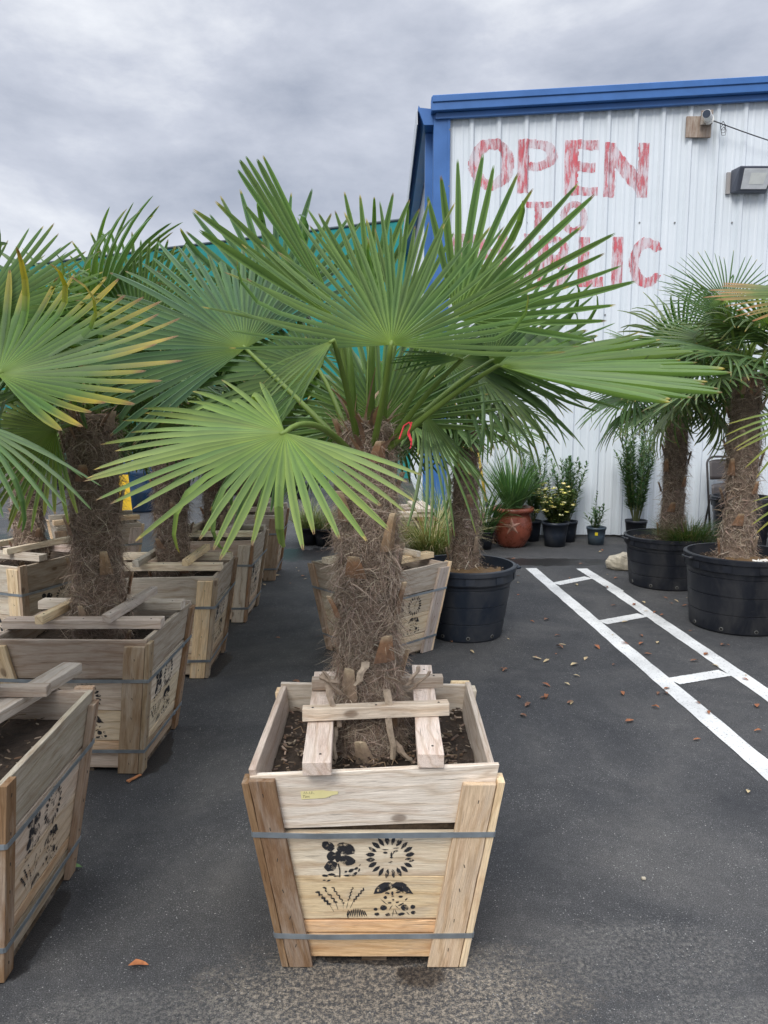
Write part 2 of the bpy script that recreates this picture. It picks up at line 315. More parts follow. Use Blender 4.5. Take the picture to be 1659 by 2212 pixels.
mb.add([LB((.37, BY+.02, 4.68)), LB((.37, BY+19.8, 4.68)), LB((.362, BY+19.8, 4.84)), LB((.362, BY+.02, 4.84)), LB((.378, BY+.02, 4.68)), LB((.378, BY+19.8, 4.68)), LB((.374, BY+19.8, 4.84)), LB((.374, BY+.02, 4.84))],
       [(0, 3, 2, 1), (4, 5, 6, 7), (0, 1, 5, 4), (2, 3, 7, 6), (0, 4, 7, 3), (1, 2, 6, 5)], (.6, .62, .66)); mb.build('gutter_face', GREYP, B)
mb = MB(); box(mb, LB((.475, BY+.22, .05)), LB((.595, BY+.36, 4.66))); mb.build('downspout', BLUE, B, bevel=.008)
mb = MB(); box(mb, LB((2.33, BY+.6, topz(2.4))), LB((2.52, BY+.8, topz(2.4)+.05)), (.6, .6, .58)); lathe(mb, [(.0, .12), (.09, .11), (.14, .07), (.14, .03), (.08, .03), (.08, -.06)], 20, LB((2.43, BY+.7, topz(2.4)+.03)), (.62, .62, .6)); mb.build('roof_vent', GREYP, B)
# screws in the siding
mb = MB(); R = random.Random(3)
for x, z in [(x, 3.62) for x in (1.3, 1.62, 2.2, 2.9, 3.3, 3.42, 3.75, 3.95, 4.6)]+[(.73, z) for z in (1, 1.6, 2.2, 2.8, 3.4, 4.0, 4.6)]+[(2.55, 2.6), (3.4, 2.3)]:
    tube(mb, [LB((x, BY-.012-.05*(x < .8), z)), LB((x, BY-.004-.05*(x < .8), z))], .010, 6, (.2, .2, .2))
mb.build('siding_screws', GREYP, B)
# painted letters
def inell(x, y, cx, cy, rx, ry): return ((x-cx)/rx)**2+((y-cy)/ry)**2 <= 1
def glyph(ch, x, y):      # unit box, y up
    s = .27
    if ch == 'O': return inell(x, y, .5, .5, .5, .5) and not inell(x, y, .5, .5, .24, .30)
    if ch == 'P': return x < s or (inell(x, y, .45, .71, .55, .29) or (x < .45 and .42 < y)) and not (inell(x, y, .42, .71, .30, .13) or (s < x < .42 and .58 < y < .84))
    if ch == 'E': return x < .38 or y > .83 or y < .15 or (.42 < y < .60 and x < .93)
    if ch == 'N': return x < .25 or x > .77 or abs((1-x)*1.0 - y - .0) < .20
    if ch == 'T': return y > .80 or .36 < x < .64
    if ch == 'U': return (x < .28 or x > .72) and y > .4 or (y <= .4 and inell(x, y, .5, .4, .5, .4) and not inell(x, y, .5, .42, .22, .24))
    if ch == 'B': return x < .3 or ((inell(x, y, .5, .73, .45, .27) or inell(x, y, .52, .28, .48, .28) or x < .5) and not (inell(x, y, .48, .74, .2, .12) or inell(x, y, .48, .28, .2, .12) or (.3 < x < .48 and (.64 < y < .84 or .18 < y < .38))))
    if ch == 'L': return x < .45 or y < .19
    if ch == 'I': return True
    if ch == 'C': return inell(x, y, .52, .5, .52, .5) and not inell(x, y, .56, .5, .26, .30) and not (x > .62 and abs(y-.5) < .27*(x)) 
LET = [('O', 1010, 300, 1113, 412), ('P', 1117, 303, 1206, 418), ('E', 1217, 304, 1293, 423), ('N', 1302, 309, 1402, 427),
       ('T', 1134, 436, 1190, 500), ('O', 1208, 436, 1270, 507),
       ('P', 974, 506, 1062, 618), ('U', 1072, 506, 1152, 620), ('B', 1160, 510, 1232, 620), ('L', 1245, 512, 1304, 620), ('I', 1319, 512, 1347, 618), ('C', 1354, 513, 1434, 622)]
for ch, x0, y0, x1, y1 in LET:
    a = P(x0, y1, BY); b = P(x1, y0, BY); mb = MB(); c = .0085
    nx = int((b.x-a.x)/c)+1; ny = int((b.z-a.z)/c)+1; idx = {}; vs = []; fs = []
    R = random.Random(ord(ch)); ph = R.uniform(0, 9)
    def vid(i, j):
        if (i, j) not in idx:
            X = a.x+i*c; Z = a.z+j*c; idx[(i, j)] = len(vs); vs.append(LB((X, BY-rib(X)-.003, Z)))
        return idx[(i, j)]
    for i in range(nx):
        for j in range(ny):
            w1 = .008*sin(j*.21+ph)+.006*sin(j*.7+ph*2); w2 = .008*sin(i*.23+ph)+.006*sin(i*.61)
            if glyph(ch, (i+.5)/nx*1.02-.01+w1, (j+.5)/ny*1.02-.01+w2): fs.append((vid(i, j), vid(i+1, j), vid(i+1, j+1), vid(i, j+1)))
    f = (.60, .10, .125) if ch not in 'U' and not (ch == 'P' and y0 > 400) else (.62, .20, .23)
    mb.add(vs, fs, f); mb.build('painted_letter', RED, B)
# security camera on plywood
a = P(1480, 298, BY-.04); b = P(1537, 241, BY-.04)
C_ = tag(empty('security_camera', (a.x, BY, a.z)), 'white bullet security camera on grey wooden mounting boards high on the wall', 'camera')
W_ = b.x-a.x; mb = MB(); box(mb, (0, -.06, 0), (W_, -.035, W_*.8), (.36, .29, .24), [(z*1, x, y) for x, y, z in [(0, 0, 0), (.3, 0, 0), (.3, .02, 0), (0, .02, 0), (0, 0, .3), (.3, 0, .3), (.3, .02, .3), (0, .02, .3)]]); mb.build('mount_board', WOOD, C_, bevel=.002)
mb = MB(); mb.add([(W_*.48, -.10, W_*.40), (W_*1.0, -.064, W_*.48), (W_*1.02, -.064, W_*1.02), (W_*.5, -.10, W_*.94), (W_*.48, -.12, W_*.40), (W_*1.0, -.084, W_*.48), (W_*1.02, -.084, W_*1.02), (W_*.5, -.12, W_*.94)], [(0, 1, 2, 3), (7, 6, 5, 4), (0, 4, 5, 1), (1, 5, 6, 2), (2, 6, 7, 3), (3, 7, 4, 0)], (.33, .29, .26)); mb.build('mount_board', WOOD, C_, bevel=.002)
mb = MB(); tube(mb, [(W_*.8, -.09, W_*.62), (W_*.8, -.13, W_*.62)], .055, 20, (.75, .74, .70)); tube(mb, [(W_*.76, -.14, W_*.63), (W_*.44, -.30, W_*.58)], .045, 20, (.78, .78, .76)); mb.build('camera_body', GREYP, C_, bevel=.004)
mb = MB(); d = V((-.32*W_, -.16, -.05*W_)).normalized(); p = V((W_*.44, -.30, W_*.58)); tube(mb, [p+d*.001, p+d*.006], .041, 20, (.015, .03, .06)); mb.build('lens', PLAST, C_)
mb = MB(); pts = [P(lerp(1528, 1800, t), lerp(256, 345, t)+4*sin(t*pi), BY-.12) for t in [i/12 for i in range(13)]]; tube(mb, pts, .006, 6, (.03, .03, .04))
for k in range(3):
    c0 = P(1562+k*2, 262, BY-.12); tube(mb, [c0+V((.03*sin(t*1.26), .01*k, -.05+.05*cos(t*1.26)-.05*k*.5)) for t in range(6)], .0035, 5, (.03, .03, .04))
cable = tag(mb.build('power_cable', PLAST), 'thin black cable with a looped knot running from the security camera', 'cable')
# flood light
a = P(1582, 415, BY-.1); b = P(1663, 364, BY-.1)
FL = tag(empty('flood_light', (a.x, BY, a.z)), 'dark metal flood light with a square glass front on the wall', 'light'); w_ = b.x-a.x; h_ = b.z-a.z
mb = MB(); yb = -.03
vs = [(0, yb, 0), (w_, yb, 0), (w_, yb, h_), (0, yb, h_), (.02, -.20, .02), (w_-.06, -.20, .02), (w_-.0, -.26, h_), (.06, -.26, h_)]
vs = [(0, yb, .0), (w_, yb, .0), (w_, yb, h_), (0, yb, h_), (.03, -.13, 0), (w_-.03, -.13, 0), (w_, -.27, h_-.02), (.0, -.27, h_-.02)]
mb.add(vs, [(0, 1, 2, 3), (7, 6, 5, 4), (0, 4, 5, 1), (3, 2, 6, 7), (0, 3, 7, 4), (1, 5, 6, 2)], (.09, .10, .13)); mb.build('housing', GREYP, FL, bevel=.008)
def onf(u, v, o): # front face of the lamp
    A, Bq, Cq, D = [V(q) for q in (vs[4], vs[5], vs[6], vs[7])]; p = (A*(1-u)+Bq*u)*(1-v)+(D*(1-u)+Cq*u)*v; nn = (Bq-A).cross(D-A).normalized(); return p+nn*o
mb = MB(); q = [onf(.12, .1, .008), onf(.93, .1, .008), onf(.93, .9, .008), onf(.12, .9, .008), onf(.12, .1, .002), onf(.93, .1, .002), onf(.93, .9, .002), onf(.12, .9, .002)]
mb.add(q, [(0, 1, 2, 3), (0, 4, 5, 1), (1, 5, 6, 2), (2, 6, 7, 3), (3, 7, 4, 0)], (.50, .54, .60)); mb.build('glass_front', simple('lamp_glass', (.80, .82, .84), .25, 0, .12, 9), FL)
mb = MB(); q = [onf(.33, .3, .010), onf(.78, .3, .010), onf(.78, .74, .010), onf(.33, .74, .010)]; mb.add(q, [(0, 1, 2, 3)], (.9, .92, .88)); mb.build('reflector', GREYP, FL)
mb = MB(); box(mb, (-.04, -.034, .0), (.0, -.005, h_*.92), (.35, .33, .32)); mb.build('back_plate', GREYP, FL)
# teal shade-cloth screen
SC = tag(empty('shade_screen', (0.3, 16, 0)), 'tall teal shade cloth screen stretched behind the palms', 'screen')
a = P(838, 480, 16.5); b = P(100, 570, 19.5); d = (b-a); b2 = b+d*1.6; a2 = V((.55, a.y-.05, a.z+.03))
def scr(p): return (p[0]-.3, p[1]-16, p[2])
mb = MB(); vs = []; m = 40
for i in range(m+1):
    p = a2.lerp(b2, i/m); wob = .05*sin(i*1.7)
    for k in range(9): vs.append(scr((p.x, p.y+wob*sin(k/8*pi), p.z*(k/8)+.02)))
mb.add(vs, [(i*9+k, i*9+k+1, (i+1)*9+k+1, (i+1)*9+k) for i in range(m) for k in range(8)], (.012, .20, .19))
cl = mb.build('cloth', simple('shade_cloth', (.012, .20, .19), .8, 0, .2, 1.2), SC)
sm = cl.modifiers.new('solid', 'SOLIDIFY'); sm.thickness = .01
mb = MB(); tube(mb, [scr(a2.lerp(b2, t/10)+V((0, 0, .03))) for t in range(11)], .03, 8, (.03, .05, .06)); mb.build('top_rail', GREYP, SC)
for t in range(1, 10):
    p = a2.lerp(b2, t/10-.03); mb = MB(); tube(mb, [scr((p.x, p.y+.08, 0)), scr((p.x, p.y+.08, p.z))], .035, 8, (.2, .2, .2)); mb.build('post', GREYP, SC)
# ---------------------------------------------------------------- crates
def board(mb, c8, col, R, seg=5, j=.0008):
    """c8: corner fn(e, w, t) with e,w,t in 0..1; e runs along the grain"""
    off = V((R.uniform(0, 50), R.uniform(0, 50), R.uniform(0, 50)))
    A = c8(0, 0, 0); Ln = (c8(1, 0, 0)-A).length; Wd = (c8(0, 1, 0)-A).length; Th = (c8(0, 0, 1)-A).length
    vs = []; gs = []
    for i in range(seg+1):
        e = i/seg
        for w_, t_ in ((0, 0), (1, 0), (1, 1), (0, 1)):
            jw = R.uniform(-j, j)*1.5/max(Wd, .01); vs.append(c8(e, w_+jw, t_)); gs.append(off+V((e*Ln, w_*Wd, t_*Th)))
    fs = [(i*4+k, (i+1)*4+k, (i+1)*4+(k+1) % 4, i*4+(k+1) % 4) for i in range(seg) for k in range(4)]+[(0, 1, 2, 3), tuple(seg*4+k for k in (3, 2, 1, 0))]
    mb.add(vs, fs, col, gs)
GREYW, PALE, TAN, BROWN, RAW = (.60, .52, .44), (.88, .75, .57), (.86, .66, .42), (.30, .18, .10), (.84, .57, .31)
def poly(mb, pts, F, o, col=(.018, .018, .022)):
    vs = [F(u, z, o) for u, z in pts]; n_ = len(vs); c = sum((V(v) for v in vs), V())/n_
    mb.add(vs+[c], [(i, (i+1) % n_, n_) for i in range(n_)], col)
def blob(cx, cy, rx, ry, a=0, n_=12, R=None, rough=.08):
    out = []
    for i in range(n_):
        t = 2*pi*i/n_; k = 1+(R.uniform(-rough, rough) if R else 0); x = rx*cos(t)*k; y = ry*sin(t)*k
        out.append((cx+x*cos(a)-y*sin(a), cy+x*sin(a)+y*cos(a)))
    return out
def leafp(cx, cy, l, w_, a, R=None):
    out = [(-l, 0), (-l*.5, w_*.8), (0, w_), (l*.5, w_*.75), (l, 0), (l*.5, -w_*.8), (0, -w_), (-l*.5, -w_*.75)]
    if R: out = [(x*(1+R.uniform(-.08, .08)), y*(1+R.uniform(-.12, .12))) for x, y in out]
    return [(cx+x*cos(a)-y*sin(a), cy+x*sin(a)+y*cos(a)) for x, y in out]
def stencils(F, parent, R, o, INK=None):
    INK = INK or INK1
    """F maps picture units of the stamp (x 0..1659, y down) to the panel"""
    K = lambda pts: [(-.178+.000215*x, .4565-.0002585*y) for x, y in pts]
    mb = MB()
    def a(p): poly(mb, K(p), F, o+R.uniform(0, .0003))
    for b in ((265, 265, 85, 55, .35), (480, 300, 118, 72, .25), (300, 390, 55, 60, 0), (500, 440, 100, 62, .25), (290, 510, 85, 62, -.45), (380, 390, 40, 70, 0)): a(blob(*b, n_=16, R=R))
    a([(375, 480), (395, 480), (412, 560), (408, 648), (392, 648), (398, 560)])
    for q in ((215, 628, 45, 16, .1), (300, 615, 50, 16, 0), (355, 635, 40, 10, 0), (545, 565, 40, 20, -.5), (610, 540, 35, 14, -.4), (590, 610, 48, 18, -.6), (500, 628, 55, 12, 0), (480, 580, 22, 12, -.3), (645, 560, 28, 10, -1.1), (650, 505, 26, 7, -.9), (205, 685, 25, 8, 0), (260, 690, 30, 9, -.3)): a(leafp(*q, R=R))
    mb.build('flower_stencil', INK, parent)
    mb = MB()
    for k in range(20):
        t = 2*pi*(k+.5)/20; a(leafp(1035+248*cos(t), 400+205*sin(t), 60, 24+R.uniform(-3, 4), math.atan2(205*sin(t), 248*cos(t))+R.uniform(-.15, .15), R))
    for q in ((975, 345, 32, 13, .1), (1105, 328, 34, 13, -.15), (1050, 375, 38, 13, 1.57), (1050, 405, 22, 9, 0), (1050, 455, 20, 6, 0), (1075, 350, 22, 6, -1), (975, 308, 45, 6, 0), (1110, 290, 42, 6, -.1), (1035, 468, 30, 4, .2)): a(leafp(*q, R=R))
    mb.build('sun_stencil', INK, parent)
    mb = MB()
    for x0, y0, x1, y1, s in ((115, 835, 260, 985, 30), (205, 780, 340, 960, 24), (315, 780, 440, 970, 20), (560, 775, 505, 945, 17), (700, 800, 575, 940, 21)):
        an = math.atan2(y1-y0, x1-x0)
        for k in range(9):
            t = k/8; a(leafp(lerp(x0, x1, t)+R.uniform(-4, 4), lerp(y0, y1, t), s*1.2, s*.42, an+(.8 if k % 2 else -.8), R))
        mx_, my_ = x1, y1; ex, ey = lerp(x1, 430, .35), y1+100
        a([(mx_-3, my_), (mx_+3, my_), (ex+3, ey), (ex-3, ey)])
    for k in range(9):
        t = (k-4)/4; a(leafp(615+t*105, 1105-10*(1-t*t), 62*(1-.3*t*t), 9, 1.57-t*.45, R))
    a([(480, 1120), (500, 1060), (508, 1064), (490, 1120), (505, 1165), (495, 1168)])
    mb.build('lavender_stencil', INK, parent)
    mb = MB()
    a([(825, 858), (850, 790), (900, 740), (960, 712), (1040, 712), (1070, 735), (1110, 708), (1190, 712), (1245, 740), (1280, 790), (1330, 860), (1270, 850), (1225, 858), (1200, 800), (1150, 765), (1090, 760), (1065, 775), (1020, 762), (965, 780), (925, 850)])
    for q in ((1000, 850, 30, 14, .1), (1140, 835, 34, 12, -.2), (1063, 850, 15, 26, 0), (975, 903, 24, 20, 0), (1170, 893, 30, 15, 0), (1070, 886, 22, 6, 0), (1075, 932, 16, 10, 0), (1030, 970, 26, 10, 0), (1128, 963, 24, 10, -.2), (950, 1033, 44, 34, 0), (1222, 1033, 50, 40, 0), (1325, 1022, 32, 26, 0), (1333, 1095, 32, 24, 0), (850, 1052, 26, 20, 0), (868, 1115, 34, 20, 0), (1005, 1120, 34, 20, 0), (1180, 1115, 44, 20, -.2), (1240, 925, 22, 8, -.8), (1175, 990, 40, 9, -.5)): a(blob(*q, n_=10, R=R))
    for q in (((905, 915), (1010, 1000)), ((1070, 995), (1020, 1070)), ((1095, 995), (1165, 1058)), ((1085, 1045), (1065, 1150)), ((1095, 1045), (1140, 1150)), ((940, 825), (1000, 808)), ((1100, 812), (1160, 805)), ((1240, 1080), (1290, 1130))):
        (x0, y0), (x1, y1) = q; dx, dy = x1-x0, y1-y0; l = math.hypot(dx, dy); nx_, ny_ = -dy/l*4, dx/l*4; a([(x0, y0), (x0+dx/2+nx_*2, y0+dy/2+ny_*2), (x1, y1), (x0+dx/2-nx_, y0+dy/2-ny_)])
    mb.build('face_stencil', INK, parent)
def crate(loc, rot, label, seed, group='wooden crates planted with palms', main=False, brace='fb', scale=1.0, tones=None, Hc=.62):
    R = random.Random(seed); T_ = tag(empty('planter_crate', loc, rot), label, 'crate', group); T_.scale = (scale,)*3
    hb, ht = .236, .325
    def hw(z): return hb+(ht-hb)*z/Hc
    for k in range(4):
        a = -pi/2+k*pi/2; n_ = V((cos(a), sin(a), 0)); t_ = V((-sin(a), cos(a), 0))
        def F(u, z, o, n_=n_, t_=t_): return t_*u+n_*(hw(z)+o)+V((0, 0, z))
        zs = [(.022, .1), (.106, .147), (.152, .292), (.295, .43), (.44, Hc-.005)]
        pm = MB(); sk_ = R.uniform(-.012, .012)
        for i, (z0, z1) in enumerate(zs):
            if i == 4: z0b, z1b = (.438, .464), (.600, .634)
            else: z0b = z0+R.uniform(-.0015, .0015); z1b = z1+R.uniform(-.002, .002); z0b, z1b = (z0b, z0b), (z1b, z1b)
            if i == 4 and not (main and k == 0):
                q = R.uniform(-.008, .008); z0b, z1b = (.437, .437+abs(q)), (z1-.006-q, z1-.006+q)
            col = {0: RAW, 1: RAW, 2: TAN, 3: PALE, 4: GREYW}[i]
            if tones: col = mixc(col, tones, .55)
            if not main: col = mixc(col, R.choice([(.52, .47, .40), (.44, .37, .29), (.62, .55, .46)]), .5)
            if not main and i in (0, 4): col = mixc(col, R.choice([GREYW, (.36, .30, .24), (.34, .24, .16), (.56, .50, .43)]), .6)
            col = jit(R, col, .1); ex = -.004 if k % 2 else .0
            def c8(e, w_, t2, z0b=z0b, z1b=z1b, F=F, ex=ex, i=i):
                z = lerp(lerp(z0b[0], z1b[0], w_), lerp(z0b[1], z1b[1], w_), e); u = (hw(z)+ex)*(2*e-1); return F(u, z, -.018+.018*t2)
            if i == 4 and k == 0 and main: col = (.88, .79, .68)
            board(pm, c8, col, R, 6)
        side = pm.build('side_panel', WOOD, T_, bevel=.0015)
        if main or k in (0, 1): stencils(lambda u, z, o, F=F: F(u, z, o), side, R, .0012, INK2 if (seed+k) % 2 and not main else None)
        # corner battens
        for s in (-1, 1):
            bm_ = MB(); wd = (.086 if s > 0 else .064) if k % 2 == 0 else .055; top = Hc-R.uniform(.02, .05) if s > 0 else Hc-R.uniform(.0, .04)
            col = jit(R, R.choice([BROWN, GREYW, TAN, (.42, .31, .21)]), .12)
            if main and k == 0: col = (.27, .17, .10) if s < 0 else (.74, .56, .38); top = .595 if s < 0 else .585
            tw = R.uniform(-.01, .01)
            def c8(e, w_, t2, s=s, F=F, top=top, wd=wd, tw=tw):
                z = lerp(-.0+.004, top, e); u = s*(hw(z)+(-.001 if k % 2 == 0 else .019)-wd*w_); return F(u, z, .001+.019*t2)
            board(bm_, c8, col, R, 8, .001); sm_ = bm_
            for q in range(6):
                z = lerp(.06, top-.05, q/5)+R.uniform(-.015, .015); u = s*(hw(z)+(-.001 if k % 2 == 0 else .019)-wd*.45); c = F(u, z, .0205); c2 = F(u+R.uniform(-.004, .004), z+.012, .0215)
                tube(sm_, [c, c2], .0014, 4, (.03, .03, .03))
            bm_.build('corner_batten', WOOD, T_, bevel=.0018)
    # floor slats and feet
    mb = MB(); box(mb, (-hb+.02, -hb+.02, .03), (hb-.02, hb-.02, .045), (.12, .08, .05))
    for x in (-.2, -.0, .2): box(mb, (x-.035, -hb+.012, 0), (x+.035, hb-.012, .028), (.10, .07, .045))
    mb.build('crate_floor', WOOD, T_)
    for z in (.113, .437):
        mb = MB(); hh = .0075; q = []
        for k in range(4):
            a = -pi/2+k*pi/2; n_ = V((cos(a), sin(a), 0)); t_ = V((-sin(a), cos(a), 0)); r = hw(z)+.0225
            for s in (-1, -.5, 0, .5, 1):
                q.append(n_*r+t_*(r-.006)*s+V((0, 0, z+(.0015*sin(s*3+k)) - (0.003 if abs(s) < .9 else 0))))
        m = len(q); vs = [p+V((0, 0, dz))+V((p.x, p.y, 0)).normalized()*do for p in q for dz, do in ((-hh, 0), (hh, .0015), (hh, -.0015), (-hh, -.002))]
        mb.add(vs, [(i*4+k, ((i+1) % m)*4+k, ((i+1) % m)*4+(k+1) % 4, i*4+(k+1) % 4) for i in range(m) for k in range(4)]); so2 = mb.build('steel_strap', STRAP, T_)
        mb = MB(); q0 = q[(seed*3) % 4*5+3]; q1 = q[(seed*3) % 4*5+4]; d_ = (q1-q0).normalized(); o_ = d_.cross(V((0, 0, 1)))
        vs = [q0+d_*e+o_*f+V((0, 0, h_)) for e in (.0, .028) for f, h_ in ((-.003, -.009), (.0035, -.009), (.0035, .009), (-.003, .009))]; mb.add(vs, [(0, 1, 2, 3), (7, 6, 5, 4), (0, 4, 5, 1), (1, 5, 6, 2), (2, 6, 7, 3), (3, 7, 4, 0)]); mb.build('strap_seal', STRAP, so2, bevel=.001)
    # soil
    zs_ = Hc-.10; mb = MB(); n_ = 26; vs = []
    for j in range(n_):
        for i in range(n_):
            x = lerp(-1, 1, i/(n_-1))*(hw(zs_)-.02); y = lerp(-1, 1, j/(n_-1))*(hw(zs_)-.02); vs.append((x, y, zs_+.016*noise.noise(V((x*9+seed, y*9, 0)))+.01*noise.noise(V((x*40, y*40, seed)))))
    mb.add(vs, [(j*n_+i, j*n_+i+1, (j+1)*n_+i+1, (j+1)*n_+i) for j in range(n_-1) for i in range(n_-1)], (.045, .033, .025)); b_ = hw(.40)-.022; t_ = hw(zs_)-.021; vs = [(-b_, -b_, .40), (b_, -b_, .40), (b_, b_, .40), (-b_, b_, .40), (-t_, -t_, zs_-.012), (t_, -t_, zs_-.012), (t_, t_, zs_-.012), (-t_, t_, zs_-.012)]; mb.add(vs, [(0, 1, 5, 4), (1, 2, 6, 5), (2, 3, 7, 6), (3, 0, 4, 7)], (.14, .105, .075)); so_ = mb.build('soil', SOIL, T_, True)
    mulch(so_, hw(zs_)-.03, zs_, 900 if main else 130, R, True)
    # brace boards that hold the trunk
    zt = Hc-.002; Bc = [GREYW, PALE, (.60, .52, .44), TAN]
    def beam(p, q, w_, h, name='brace_board', col=None):
        p, q = V(p), V(q); d = (q-p).normalized(); s = d.cross(V((0, 0, 1))).normalized()*w_; m_ = MB()
        board(m_, lambda e, a_, t2: p.lerp(q, e)+s*(a_-.5)+V((0, 0, h*t2)), jit(R, col or R.choice(Bc), .12), R, 5)
        nm = m_; u = V((0, 0, 1))
        for e in (.07, .93, .5): c = p.lerp(q, e)+V((0, 0, h))+s*.1; tube(nm, [c-u*.004, c+u*.0012], .0042, 8, (.03,)*3)
        m_.build(name, WOOD, T_, bevel=.0015)
    if brace == 'main':
        beam((-.142, -.365, zt), (-.172, .31, zt), .072, .036, col=(.74, .65, .55)); beam((.148, -.335, zt+.006), (.158, .36, zt+.004), .068, .038, col=(.78, .68, .57))
        beam((-.205, -.105, zt+.040), (.215, -.075, zt+.046), .036, .036, col=(.80, .67, .54)); beam((-.20, .135, zt+.040), (.215, .150, zt+.044), .034, .036, col=(.46, .38, .32))
    elif brace:
        j = R.uniform(-.02, .02)
        beam((-.335, -.17+j, zt), (.335, -.15, zt), .07, .038); beam((-.335, .155+j, zt), (.335, .15, zt), .07, .038)
        beam((-.14+j, -.27, zt+.040), (-.11, .24, zt+.040), .036, .036); beam((.13+j, -.24, zt+.040), (.16, .27, zt+.040), .036, .036)
    return T_
def mulch(parent, r, z, cnt, R, square=False):
    mb = MB(); cs = [(.09, .06, .04), (.05, .035, .025), (.14, .10, .07), (.26, .20, .15), (.10, .06, .035)]
    for _ in range(cnt):
        if square: x, y = R.uniform(-r, r), R.uniform(-r, r)
        else: q = r*math.sqrt(R.random()); t = R.uniform(0, 2*pi); x, y = q*cos(t), q*sin(t)
        l = R.uniform(.003, .011); w_ = R.uniform(.0015, .0035); a = R.uniform(0, pi); d = V((cos(a), sin(a), R.uniform(-.3, .3)))*l; s = V((-sin(a), cos(a), R.uniform(-.3, .3)))*w_
        p = V((x, y, z+.012+R.uniform(0, .008))); h = V((0, 0, .002)); c = jit(R, R.choice(cs), .2)
        vs = [p-d-s, p+d-s, p+d+s, p-d+s, p-d-s+h, p+d-s+h, p+d+s+h, p-d+s+h]; mb.add(vs, [(4, 5, 6, 7), (0, 1, 5, 4), (1, 2, 6, 5), (2, 3, 7, 6), (3, 0, 4, 7)], c)
    for _ in range(cnt//30):
        t = R.uniform(0, 2*pi); q = r*R.uniform(.4, .95); x, y = q*cos(t), q*sin(t); a = R.uniform(0, 2*pi); l = R.uniform(.02, .06)
        tube(mb, [(x, y, z+.016), (x+cos(a)*l*.5, y+sin(a)*l*.5, z+.03), (x+cos(a+.6)*l, y+sin(a+.6)*l, z+.018)], .0014, 4, (.22, .15, .09), False)
    tag(mb.build('mulch_chips', DRY, parent), kind='stuff')
MAINC = V((-.028, 2.205, 0))
CR = crate(MAINC, 0, 'wooden crate standing alone at the front with a yellow paper tag on its top plank', 1, main=True, brace='main', Hc=.625)
# paper tag
PT = MB(); R = random.Random(9); hwf = lambda z: .236+.089*z/.625
def FF(u, z, o): return V((u, -(hwf(z)+o), z))
u0, u1 = -.190, -.092
pts = [(u0, .556), (u0+.06, .560), (u0+.065, .558), (u1, .556), (u1, .548), (u1-.014, .545), (u1-.033, .536), (u0+.002, .532)]
PT.add([FF(u, z, .0022) for u, z in pts], [tuple(range(len(pts)-1, -1, -1))], (.80, .72, .36)); pt = PT.build('paper_tag', GREYP, CR)
def writing(txt, size, loc, rot, col, parent, name, z=0):
    c = bpy.data.curves.new(name, 'FONT'); c.body = txt; c.size = size; c.extrude = .0001; o = bpy.data.objects.new(name, c); S.collection.objects.link(o); o.location = loc; o.rotation_euler = rot; o.parent = parent; c.shear = .3
    m, t, bs, N, L = newmat(name+'_ink'); bs.inputs['Base Color'].default_value = tuple(col)+(1,); c.materials.append(m); bpy.context.view_layer.update(); me = bpy.data.meshes.new_from_object(o.evaluated_get(bpy.context.evaluated_depsgraph_get())); q = obj(name, me, parent); q.location = loc; q.rotation_euler = rot; bpy.data.objects.remove(o); return q
tl = math.atan(.089/.625)
writing('11-13-22', .0105, FF(u0+.006, .5485, .0027), (pi/2+tl, 0, .02), (.22, .2, .12), pt, 'handwriting')
writing('Tom P. (Meador)', .0105, FF(u0+.004, .5375, .0027), (pi/2+tl, 0, .03), (.16, .14, .09), pt, 'handwriting')
crate((-1.29, 2.14, 0), .02, 'nearest wooden crate on the left, cut off by the photo edge', 2, brace=None)
crate((-1.275, 3.35, 0), -.03, 'wooden crate second in the left row holding the thick shaggy palm trunk', 3, brace='lr')
crate((-1.27, 4.50, 0), .01, 'wooden crate third from the front in the left row with a dark stained top plank', 4, brace='lr')
crate((-1.25, 5.66, 0), -.02, 'wooden crate fourth from the front in the left row with reddish brace boards', 5, brace='lr')
crate((-1.24, 7.00, 0), .02, 'farthest wooden crate at the end of the left row', 6, brace='lr')
crate((-2.34, 4.87, 0), -.36, 'pale washed wooden crate at the left edge behind the front row', 7, brace='lr', tones=(.60, .56, .48))
crate((-2.42, 6.35, 0), .5, 'wooden crate turned at an angle in the back left between two trunks', 8, brace='lr')
crate((-.03, 4.78, 0), radians(43), 'wooden crate turned corner on behind the central trunk beside the blue black tub', 9, brace='lr', scale=.95)
